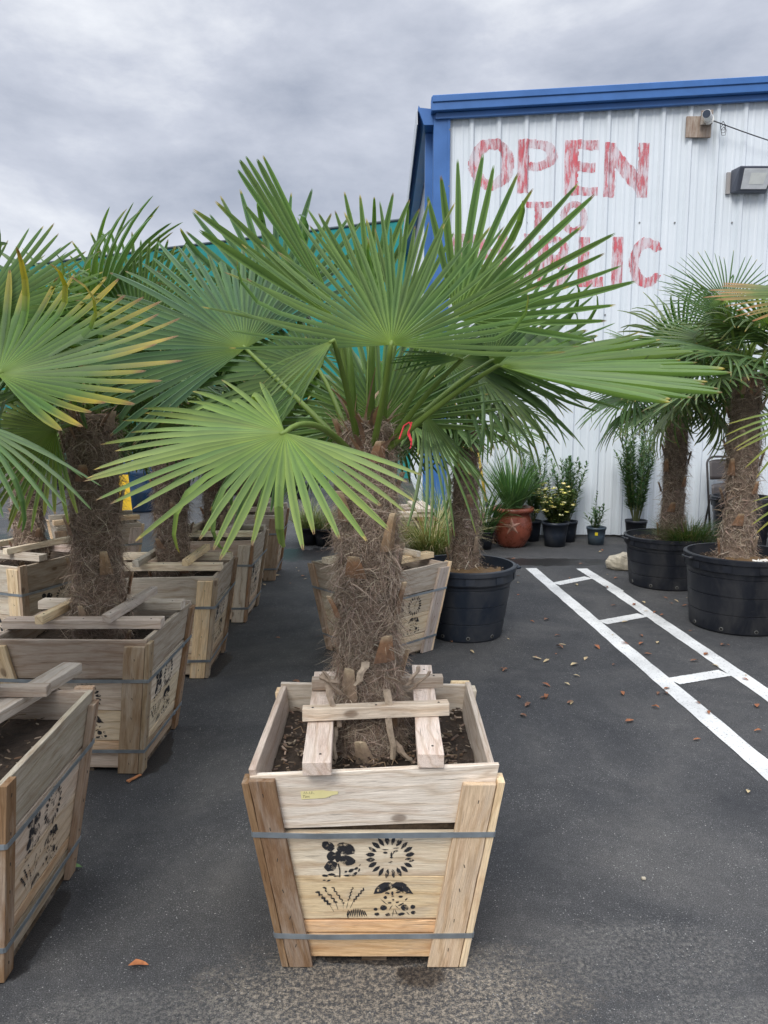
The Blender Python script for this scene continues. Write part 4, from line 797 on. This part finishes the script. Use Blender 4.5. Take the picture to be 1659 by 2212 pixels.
t3 = tub((2.53, 5.37, 0), .36, .315, .53, 'black plastic tub with brown burlap and white scraps on its soil at the right edge', NK, 3)
tub((3.0, 3.95, 0), .36, .31, .5, 'black plastic tub standing just outside the right edge', NK, 4)
def cloth_scrap(T_, z, r):
    mb = MB(); n_ = 12; vs = []
    for j in range(n_):
        for i in range(n_): x = lerp(-.13, .22, i/(n_-1)); y = lerp(-.24, -.06, j/(n_-1)); vs.append((x+.02*noise.noise(V((i*.4, j*.4, 3))), y+.02*noise.noise(V((i*.4, j*.4, 8))), z+.03+.030*abs(noise.noise(V((i*.5, j*.5, 1))))))
    mb.add(vs, [(j*n_+i, j*n_+i+1, (j+1)*n_+i+1, (j+1)*n_+i) for j in range(n_-1) for i in range(n_-1)], (.16, .10, .05)); return mb.build('burlap', DRY, T_, True)
cloth_scrap(t3, .46, .3); cloth_scrap(t1, .43, .3)
mb = MB(); R = random.Random(8)
for _ in range(30): x, y, a = R.uniform(0, .26), R.uniform(-.29, -.17), R.uniform(0, pi); tube(mb, [(x, y, .50), (x+cos(a)*.05, y+sin(a)*.02, .505)], R.uniform(.004, .009), 6, (.75, .72, .66))
mb.build('white_scraps', GREYP, t3)
def blades(name, n_, spread, h, seed, cols, wd=.003, droop=1.0, parent=None, base=(0, 0, 0), mat=HERB, rbase=.05, seg=5):
    R = random.Random(seed); mb = MB()
    for _ in range(n_):
        a = R.uniform(0, 2*pi); q = rbase*math.sqrt(R.random()); p = V(base)+V((q*cos(a+R.uniform(-1, 1)), q*sin(a), 0)); l = h*R.uniform(.5, 1.1); out = spread*R.uniform(.1, 1.0); d = V((cos(a)*out, sin(a)*out, 1)).normalized(); s = V((-sin(a), cos(a), R.uniform(-.3, .3)))*wd*R.uniform(.6, 1.3); vs = []; gs = []; c = jit(R, R.choice(cols), .2); dr = droop*R.uniform(.4, 1.5)
        for k in range(seg+1):
            w_ = 1-(k/seg)**2*.9; vs += [p-s*w_, p+s*w_]; gs += [(k*.05, 0, 0), (k*.05, .01, 0)]; d = (d+V((cos(a)*.12*dr, sin(a)*.12*dr, -.22*dr*k/seg))).normalized(); p = p+d*l/seg
        mb.add(vs, [(2*k, 2*k+1, 2*k+3, 2*k+2) for k in range(seg)], c, gs)
    return mb.build(name, mat, parent)
gT = blades('weed_grass', 1400, 1.0, .30, 5, [(.07, .15, .03), (.11, .19, .05), (.05, .11, .03), (.25, .22, .10)], .0022, 1.3, t2, (.13, -.14, .38), rbase=.17)
def pot(T_, rt, rb, h, col, mat=PLAST, n_=32):
    mb = MB(); lathe(mb, [(0, 0), (rb, 0), (lerp(rb, rt, .5), h*.5), (rt, h*.88), (rt+.006, h*.885), (rt+.007, h), (rt-.006, h), (rt-.01, h*.86), (0, h*.86)], n_, (0, 0, 0), col); return mb.build('pot', mat, T_, True)
def stem_plant(T_, h0, n_, h, seed, cols, spread=.35, ll=.07, lw=.007, step=.022, name='foliage', lean=0.0, bare=.2):
    R = random.Random(seed); sm = MB(); lm = MB()
    for s in range(n_):
        a = R.uniform(0, 2*pi); d = V((cos(a)*spread*R.uniform(.2, 1), sin(a)*spread*R.uniform(.2, 1), 1)).normalized(); l = h*R.uniform(.6, 1.05); p = V((cos(a)*.02, sin(a)*.02, h0)); pts = [p]; m = max(3, int(l/step))
        for k in range(m): d = (d+V((R.uniform(-.05, .05), R.uniform(-.05, .05), .03))).normalized(); p = p+d*step; pts.append(p)
        tube(sm, pts, [lerp(.006, .002, k/m) for k in range(m+1)], 5, (.14, .16, .07), False)
        for k in range(int(m*bare), m+1):
            for q in range(3):
                b = R.uniform(0, 2*pi); L_ = ll*R.uniform(.6, 1.15)*(.65 if k > m-3 else 1); dd = (V((cos(b), sin(b), 0))*R.uniform(.5, 1)+d*R.uniform(.3, .8)+(d*.8 if k > m-3 else V())).normalized(); sd = dd.cross(V((0, 0, 1))).normalized()*lw; c = jit(R, R.choice(cols), .18); p0 = pts[k]; mid = p0+dd*L_*.5; end = p0+dd*L_+V((0, 0, -.012))
                lm.add([p0, mid-sd, mid+V((0, 0, -.002)), mid+sd, end], [(0, 1, 2), (0, 2, 3), (1, 4, 2), (2, 4, 3)], c, [(0, 0, 0), (.03, .01, 0), (.03, 0, 0), (.03, -.01, 0), (.06, 0, 0)])
    sm.build('stems', HERB, T_); lm.build(name, HERB, T_)
OL = [(.07, .15, .06), (.09, .18, .07), (.055, .12, .05), (.12, .19, .08)]
# terracotta star pot with dwarf palm
TP = tag(empty('terracotta_pot', (1.43, 8.5, 0)), 'glossy red brown clay pot with a raised star standing by the wall', 'flower pot')
mb = MB(); tc_ = (.20, .055, .032)
lathe(mb, [(0, 0), (.13, 0), (.155, .03), (.205, .12), (.225, .20), (.222, .27), (.205, .34), (.198, .375), (.215, .385), (.238, .40), (.245, .42), (.238, .44), (.215, .448), (.195, .44), (.185, .40), (0, .40)], 56, (0, 0, 0), tc_); mb.build('pot_wall', TERRA, TP, True)
mb = MB(); pts = []
for k in range(10):
    a = pi/2+k*pi/5+.1; r = .105 if k % 2 == 0 else .036; x = r*cos(a)-.035; z = .255+r*sin(a); rr = .2275-.35*max(0, .2-z)**1.0*.5-.1*max(0, z-.27); pts.append(V((x, -math.sqrt(max(.001, (rr+.001)**2-x*x)), z)))
c0 = V((-.035, -.2445, .255)); mb.add(pts+[c0], [(k, (k+1) % 10, 10) for k in range(10)], (.33, .17, .12)); mb.build('star_relief', TERRA, TP)
DP = tag(empty('dwarf_palm', (1.43, 8.5, .40)), 'bushy small palm with narrow upright leaves growing in the star pot', 'palm'); 
blades('foliage', 300, .8, .72, 21, [(.08, .17, .06), (.12, .22, .08), (.06, .13, .05)], .009, .55, DP, rbase=.08)
mb = MB()
for k, (x, y) in enumerate(((-.05, 0), (.05, -.03), (.01, .05))): tube(mb, [(x, y, -.02), (x*1.3, y, .12), (x*1.5, y, .22)], [.028, .024, .012], 8, (.16, .12, .08))
mb.build('stems', CORE, DP)
# flowering plant
FP = tag(empty('flowering_plant', (1.92, 8.52, 0)), 'small bush with creamy yellow flowers in a dark pot beside the star pot', 'flower'); pot(FP, .115, .09, .22, NB)
FP.scale = (1.25,)*3; stem_plant(FP, .18, 46, .36, 31, [(.09, .15, .04), (.14, .17, .05), (.06, .11, .03)], .75, .055, .018, .024)
mb = MB(); R = random.Random(6)
for _ in range(60):
    mb = MB(); a, q = R.uniform(0, 2*pi), R.uniform(.05, .19); c = V((q*cos(a)*1.0-.02, q*sin(a)-.03, R.uniform(.34, .60)-.35*q)); col = R.choice([(.72, .66, .30), (.78, .75, .50), (.62, .60, .18)])
    for k in range(14):
        b = R.uniform(0, 2*pi); e_ = V((cos(b), sin(b), R.uniform(.1, .9))).normalized()*.020; s = e_.cross(V((0, 0, 1))).normalized()*.007; mb.add([c+e_*.3, c+e_-s, c+e_*1.25, c+e_+s], [(0, 1, 2, 3)], jit(R, col, .1))
    mb.build('blossom', HERB, FP)
for i, (x, y, h, n_, hp, rp, lab, col) in enumerate(((2.12, 8.82, .78, 12, .24, .12, 'tall oleander with long narrow leaves behind the yellow flowering bush', NB), (1.72, 8.86, .88, 8, .24, .11, 'tall oleander rising behind the star pot', NB), (2.41, 8.62, .32, 4, .20, .105, 'small oleander in a blue grey pot with a yellow sticker', (.06, .085, .11)), (2.90, 8.75, 1.25, 15, .26, .12, 'tallest oleander in a dark pot by the wall left of the black tub', NK))):
    O_ = tag(empty('oleander', (x, y, 0)), lab, 'shrub', 'potted oleanders along the wall'); pot(O_, rp, rp*.82, hp, col)
    stem_plant(O_, hp*.85, int(n_*1.5), h, 40+i, OL, .42 if i != 2 else .9, .105, .011, .024)
    if i == 2:
        stem_plant(O_, hp*.85, 1, .62, 99, OL, .05, .07, .007, .03, bare=.55)
        mb = MB(); q = [V((rp*.955*sin(a), -rp*.955*cos(a)-.003, z)) for z in (.115, .15) for a in (-.42, -.3, -.18, -.1)]; mb.add(q, [(0, 1, 5, 4), (1, 2, 6, 5), (2, 3, 7, 6)], (.70, .55, .02)); st_ = mb.build('yellow_sticker', GREYP, O_)
# ornamental grasses
for i, (x, y, h, lab, n_, nm) in enumerate(((-.86, 8.62, .50, 'wispy green grass in a small black pot left of the central trunk', 420, 1), (-.66, 8.55, .42, 'shorter wispy grass in a black pot just right of its taller neighbour', 380, 1), (.43, 6.9, .72, 'large tan and green ornamental grass between the plank stack and the slim palm', 1100, 1), (.62, 7.9, .85, 'leafy green grass against the blue corner trim of the building', 500, 1), (1.08, 8.35, .75, 'strappy dark green clump left of the star pot', 110, 1))):
    O_ = tag(empty('ornamental_grass', (x, y, 0)), lab, 'grass', 'potted grasses'); pot(O_, .13, .10, .2, NK)
    cs = [(.16, .22, .08), (.22, .26, .12), (.30, .27, .14)] if i in (0, 1) else [(.34, .30, .15), (.22, .25, .09), (.12, .19, .05), (.42, .36, .2)] if i == 2 else [(.07, .15, .04), (.10, .18, .06), (.2, .24, .1)] if i == 3 else [(.045, .10, .035), (.06, .13, .04)]
    blades('foliage', n_, .8, h, 60+i, cs, .0028 if i != 4 else .010, 1.4 if i != 3 else .8, O_, (0, 0, .17), rbase=.11)
# hanging grass-like plant behind trunk is part of the grasses; shovel
SH = tag(empty('shovel', (1.20, 8.75, 0)), 'shovel with a long yellow handle leaning on the wall left of the star pot', 'shovel')
a = P(1026, 935, 9.02)-V(SH.location); b = P(1050, 1085, 8.80)-V(SH.location); c = P(1062, 1135, 8.74)-V(SH.location); dn = P(1068, 1182, 8.60)-V(SH.location); dn.z = max(dn.z, .01)
mb = MB(); tube(mb, [a, b], .016, 10, (.72, .50, .07)); mb.build('handle', GREYP, SH, True)
mb = MB(); tube(mb, [b, c], .018, 10, (.03, .03, .03)); mb.build('socket', GREYP, SH, True)
mb = MB(); vs = []
for k in range(7):
    t = k/6; p = c.lerp(dn, t); w_ = .085 if t < .6 else .085*math.sqrt(max(0, 1-((t-.6)/.42)**2)); 
    for s in (-1, -.5, 0, .5, 1): vs.append(p+V((w_*s, -.02+.03*abs(s), 0)))
mb.add(vs, [(k*5+i, k*5+i+1, (k+1)*5+i+1, (k+1)*5+i) for k in range(6) for i in range(4)], (.12, .07, .045)); o = mb.build('blade', GREYP, SH); o.modifiers.new('s', 'SOLIDIFY').thickness = .003
# rock
mb = MB(); vs = []; fs = []; n_ = 14; R = random.Random(2)
for j in range(n_+1):
    for i in range(20):
        th, ph = pi*j/n_, 2*pi*i/20; d = V((sin(th)*cos(ph), sin(th)*sin(ph), cos(th))); r = 1+.22*noise.noise(d*1.4+V((4, 1, 2)))+.10*noise.noise(d*4); p = V((d.x*.145*r, d.y*.11*r, max(-.055, d.z*.10*r)+.06)); vs.append(p)
fs = [(j*20+i, (j+1)*20+i, (j+1)*20+(i+1) % 20, j*20+(i+1) % 20) for j in range(n_) for i in range(20)]; mb.add(vs, fs)
rk = tag(mb.build('rock', STONE), 'pale tan rock on the asphalt left of the black tub', 'rock'); rk.location = (2.29, 7.28, -.005)
# pallet stack behind the central trunk
PS = tag(empty('plank_stack', (.28, 7.4, 0), .12), 'stack of old grey and brown wooden crates and planks behind the central trunk', 'plank stack'); R = random.Random(14)
for lv in range(7):
    z = .01+lv*.085
    for y in (-.26, .0, .26):
        m_ = MB(); xo = R.uniform(-.03, .03)+.03*(3-lv)*.5; board(m_, lambda e, w_, t2, y=y, z=z, xo=xo: V((lerp(-.38+xo, .30-lv*.022+xo, e), y+.09*w_, z+.05*t2)), jit(R, R.choice([GREYW, BROWN, (.32, .27, .23), (.50, .45, .40)]), .15), R); m_.build('plank', WOOD, PS, bevel=.002)
    for x in (-.3, .0, .22-lv*.022):
        m_ = MB(); board(m_, lambda e, w_, t2, x=x, z=z: V((x+.07*w_, lerp(-.28, .36, e), z+.052+.030*t2)), jit(R, R.choice([BROWN, GREYW, (.2, .12, .08)]), .15), R); m_.build('cross_plank', WOOD, PS)
# folding chair, black tubs at the far right
FC = tag(empty('folding_chair', (3.95, 8.75, 0)), 'dark brown metal folding chair standing against the wall at right', 'chair')
hx = .23
def arch(w_, z0, z1, y0, y1, r=.09):
    pts = [V((-w_, y0, z0))]
    for k in range(7): t = k/6*pi/2; pts.append(V((-w_+r-r*cos(t), lerp(y0, y1, (z1-r+r*sin(t)-z0)/(z1-z0)), z1-r+r*sin(t))))
    for k in range(7): t = k/6*pi/2; pts.append(V((w_-r+r*sin(t), lerp(y0, y1, (z1-r+r*cos(t)-z0)/(z1-z0)), z1-r+r*cos(t))))
    return pts+[V((w_, y0, z0))]
mb = MB(); tube(mb, arch(hx, .0, .98, -.12, .12), .013, 8, (.035, .03, .03)); mb.build('frame', GREYP, FC, True)
mb = MB(); tube(mb, [(-.19, .22, 0), (-.2, .02, .55)], .012, 8, (.035, .03, .03)); mb.build('leg', GREYP, FC, True)
mb = MB(); tube(mb, [(.19, .22, 0), (.2, .02, .55)], .012, 8, (.035, .03, .03)); mb.build('leg', GREYP, FC, True)
def panel(name, z0, z1, y0, y1, w_):
    mb = MB(); n_ = 12; vs = []
    for j in range(6):
        for i in range(n_): x = lerp(-w_, w_, i/(n_-1)); z = lerp(z0, z1, j/5); vs.append((x, lerp(y0, y1, j/5)+.025*(1-(x/w_)**2), z-(.02*(abs(x)/w_)**4 if j == 5 else 0)))
    mb.add(vs, [(j*n_+i, j*n_+i+1, (j+1)*n_+i+1, (j+1)*n_+i) for j in range(5) for i in range(n_-1)], (.05, .042, .04)); o = mb.build(name, GREYP, FC, True); o.modifiers.new('s', 'SOLIDIFY').thickness = .006
panel('backrest', .72, .95, .055, .11, .20); panel('seat', .36, .68, -.035, .035, .19)
tub((3.85, 8.2, 0), .30, .25, .60, 'tall black tub in front of the folding chair', NK, 6); tub((4.45, 8.0, 0), .34, .28, .60, 'black tub right of the folding chair half hidden by the shaggy trunk', NK, 7)
# blue barrel, yellow sandwich board
BB = tag(empty('blue_barrel', (-3.62, 11.5, 0)), 'dark blue plastic barrel behind the left row of crates', 'barrel')
mb = MB(); lathe(mb, [(0, 0), (.27, 0), (.285, .03), (.285, .28), (.295, .30), (.285, .32), (.285, .56), (.295, .58), (.285, .60), (.28, .84), (.25, .88), (.23, .88), (.22, .86), (0, .86)], 40, (0, 0, 0), (.008, .035, .085)); mb.build('barrel_body', PLAST, BB, True)
YS = tag(empty('floor_sign', (-3.70, 10.9, 0), .5), 'narrow yellow folding floor sign behind the shaggy trunk', 'sign')
for s in (-1, 1):
    mb = MB(); vs = [V((x, s*(.02+.16*(1-z/.62))+o_, z)) for o_ in (0, .008) for x, z in ((-.14, 0), (-.09, 0), (-.07, .08), (.07, .08), (.09, 0), (.14, 0), (.11, .62), (-.11, .62))]
    mb.add(vs, [(0, 1, 2, 7), (2, 3, 6, 7), (3, 4, 5, 6), (8, 15, 10, 9), (10, 15, 14, 11), (11, 14, 13, 12), (0, 8, 9, 1), (5, 4, 12, 13), (5, 13, 14, 6), (6, 14, 15, 7), (7, 15, 8, 0)], (.72, .45, .02)); mb.build('sign_panel', GREYP, YS)
YS.scale = (.55, .7, .95)
# background nursery plants before the screen
R = random.Random(77)
def shrub(loc, h, w_, lab, seed, cols, dens=900):
    R = random.Random(seed); T_ = tag(empty('nursery_shrub', loc), lab, 'shrub', 'nursery shrubs in front of the shade screen'); pot(T_, .16, .13, .26, NK)
    mb = MB(); tube(mb, [(0, 0, .2), (.02, 0, h*.5), (0, .01, h*.85)], [.02, .014, .005], 6, (.12, .09, .06)); mb.build('stem', CORE, T_)
    lm = MB()
    for _ in range(dens):
        a, u = R.uniform(0, 2*pi), R.uniform(-1, 1); q = R.random()**.45; d = V((cos(a)*math.sqrt(1-u*u), sin(a)*math.sqrt(1-u*u), u)); k = 1+.35*noise.noise(d*2+V((seed, 0, 0))); p = V((d.x*w_*k*q, d.y*w_*k*q, .25+(h-.25)/2+d.z*(h-.25)/2*k*q)); e_ = V((R.uniform(-1, 1), R.uniform(-1, 1), R.uniform(-.3, 1))).normalized()*R.uniform(.03, .07); s = e_.cross(V((R.uniform(-1, 1), R.uniform(-1, 1), 1))).normalized()*.014
        lm.add([p, p+e_*.5-s, p+e_, p+e_*.5+s], [(0, 1, 2, 3)], jit(R, R.choice(cols), .25))
    lm.build('foliage', HERB, T_)
labs = ['dark leafy', 'light green', 'rounded deep green', 'loose mid green', 'tall narrow green', 'low spreading green', 'dense dark green', 'yellowish green', 'wide bushy green', 'slender pale green', 'broad dark', 'upright green', 'small round green', 'mixed green']
posn = ['farthest left', 'second from the left', 'third from the left', 'fourth from the left', 'fifth from the left', 'sixth from the left', 'seventh from the left', 'eighth from the left', 'ninth from the left', 'tenth from the left', 'fourth from the right end', 'third from the right end', 'second from the right end', 'last on the right end']
for i in range(14):
    x = -7.6+i*.56+R.uniform(-.1, .1); y = 13.6+R.uniform(-.8, .9)-.12*i*0; h = R.uniform(1.0, 1.9); shrub((x, y, 0), h, R.uniform(.35, .5), f'{labs[i]} nursery shrub, {posn[i]}, before the teal screen', 500+i, [(.04, .09, .03), (.06, .12, .035), (.03, .07, .025)] if i % 3 else [(.10, .17, .04), (.07, .13, .04)])
WP = MB(); tube(WP, [(-5.35, 11, 0), (-5.35, 11, 1.35)], .035, 8, (.6, .6, .58)); box(WP, (-5.40, 10.95, 1.35), (-5.30, 11.05, 1.38), (.6, .6, .58)); tag(WP.build('white_post', GREYP), 'plain white post among the shrubs at the far left', 'post')
# ---------------------------------------------------------------- fallen leaves and scraps
def fallen(seed, col, l=.032, w_=.013):
    R = random.Random(seed); mb = MB(); vs = []; m = 7; curl = R.uniform(.2, .8); bendy = R.uniform(-.4, .4)
    for k in range(m):
        t = k/(m-1); ww = w_*sin(pi*min(1, t*1.0+.03))**.8*R.uniform(.75, 1.15); x = (t-.5)*2*l; y0 = bendy*l*(t-.5)**2*2; z = .004+.006*sin(t*pi*1.3)*curl
        vs += [(x, y0-ww, z+ww*curl), (x, y0, z), (x, y0+ww, z+ww*curl*R.uniform(.2, 1.2))]
    cs = [jit(R, col, .18) for _ in vs]
    mb.add(vs, [(k*3+i, (k+1)*3+i, (k+1)*3+i+1, k*3+i+1) for k in range(m-1) for i in (0, 1)], cs); return mb.build('fallen_leaf', DRY, smooth=True, mesh_only=True)
kinds = [('small rust orange fallen leaf lying on the asphalt', (.28, .11, .05), 'rust orange fallen leaves'), ('small brown curled fallen leaf lying on the asphalt', (.20, .10, .06), 'brown fallen leaves'), ('small pale tan dry leaf lying on the asphalt', (.45, .35, .20), 'pale tan fallen leaves')]
LM = [[fallen(600+10*k+j, kinds[k][1]) for j in range(3)] for k in range(3)]
R = random.Random(12)
pos = [(638, 1477), (1092, 1450), (1085, 1447), (1130, 1548), (1235, 1521), (1245, 1462), (1180, 1482), (1232, 1520), (1180, 1507), (1120, 1507), (1505, 1600), (1615, 1713), (1635, 1527), (1345, 1500), (1400, 1415), (1420, 1390), (1385, 1375), (1370, 1308), (1310, 1270), (1325, 1310), (1450, 1235), (1300, 1170+20), (1180, 1340), (1205, 1375), (1240, 1438), (1265, 1425), (1290, 1400), (1460, 1300), (1480, 1310), (1430, 1330), (1415, 1325), (1395, 1322), (1560, 1395), (1545, 1440), (1525, 1415), (1610, 1470), (1500, 1430), (1385, 1392), (1350, 1392), (1230, 1250), (1245, 1265), (600, 1245), (628, 1262), (655, 1246), (575, 1235), (645, 1235), (660, 1252), (640, 1228), (600, 1380), (1140, 1525), (1210, 1400), (1215, 1395), (1110, 1240), (1120, 1260), (1150, 1345), (1160, 1425), (1020, 1410), (975, 1388), (1040, 1350), (1180, 1430), (720, 1240), (60, 1100), (30, 1090), (120, 1110), (1440, 1490), (1415, 1530), (1360, 1560), (1225, 1480), (700, 1225), (570, 1265), (1350, 1345), (1330, 1250), (1385, 1225)]
for i, (x, y) in enumerate(pos):
    k = R.choices([0, 1, 2], [5, 3, 4])[0]; o = bpy.data.objects.new('fallen_leaf', R.choice(LM[k])); S.collection.objects.link(o); g = G(x, y); o.location = (g.x, g.y, .006); o.rotation_euler = (R.uniform(-.15, .15), R.uniform(-.15, .15), R.uniform(0, 6.28)); s = R.uniform(.55, 1.05); o.scale = (s, s, s); tag(o, kinds[k][0], 'leaf', kinds[k][2])
for i in range(42):
    x = R.uniform(.7, 3.0); y = R.uniform(3.5, 8.2); k = R.choices([0, 1, 2], [4, 4, 5])[0]; o = bpy.data.objects.new('fallen_leaf', R.choice(LM[k])); S.collection.objects.link(o); o.location = (x, y, .006); o.rotation_euler = (R.uniform(-.15, .15), R.uniform(-.15, .15), R.uniform(0, 6.28)); s = R.uniform(.35, .8); o.scale = (s, s, s); tag(o, kinds[k][0], 'leaf', kinds[k][2])
g = G(300, 2090); big = tag(obj('fallen_leaf', fallen(901, (.40, .15, .06), .028, .012)), 'single orange brown leaf on the asphalt nearest the bottom left corner', 'leaf'); big.location = (g.x, g.y, .006); big.rotation_euler = (0, 0, .1)
g = G(290, 1685); mb = MB(); R = random.Random(4); board(mb, lambda e, w_, t2: V((lerp(-.035, .035, e), (w_-.5)*.018*(1-.4*e), .004+.005*t2)), (.50, .22, .10), R, 4, .002); wc = tag(mb.build('wood_chip', WOOD), 'raw orange wood splinter on the asphalt beside the left row', 'wood chip'); wc.location = (g.x, g.y, .003); wc.rotation_euler = (0, 0, 1.0)
g = G(150, 1880); gl = tag(obj('fallen_leaf', fallen(905, (.10, .16, .06), .045, .016)), 'torn green leaf lying beside the nearest left crate', 'leaf'); gl.location = (g.x, g.y, .006); gl.rotation_euler = (0, 0, .2)
for x, y in ((1390, 1900), (1128, 1545)):
    g = G(x, y); mb = MB(); R = random.Random(x); box(mb, (-.007, -.005, 0), (.007, .005, .008), (.6, .6, .58)); pb = tag(mb.build('pebble', STONE, bevel=.002), 'tiny white pebble alone on the asphalt at lower right' if x > 1200 else 'tiny pale pebble on the asphalt right of the central crate', 'pebble'); pb.location = (g.x, g.y, .001)
# loose boards over the nearest left crate
def loose(p, q, w_, h, label, col, seed):
    p, q = V(p), V(q); R = random.Random(seed); d = (q-p).normalized(); s = d.cross(V((0, 0, 1))).normalized()*w_; m_ = MB(); board(m_, lambda e, a_, t2: (p.lerp(q, e)+s*(a_-.5)+V((0, 0, h*t2)))-p, col, R, 6); o = m_.build('loose_board', WOOD, bevel=.002); o.location = p; return tag(o, label, 'board', 'boards laid over the nearest left crate')
loose((-1.24, 1.75, .619), (-1.10, 2.62, .619), .072, .036, 'wide pale board lying lengthwise across the nearest left crate', (.52, .46, .40), 71)
loose((-1.70, 2.28, .658), (-1.045, 2.30, .658), .036, .034, 'thin grooved board resting crosswise on the pale board of the nearest left crate', (.38, .32, .27), 72)
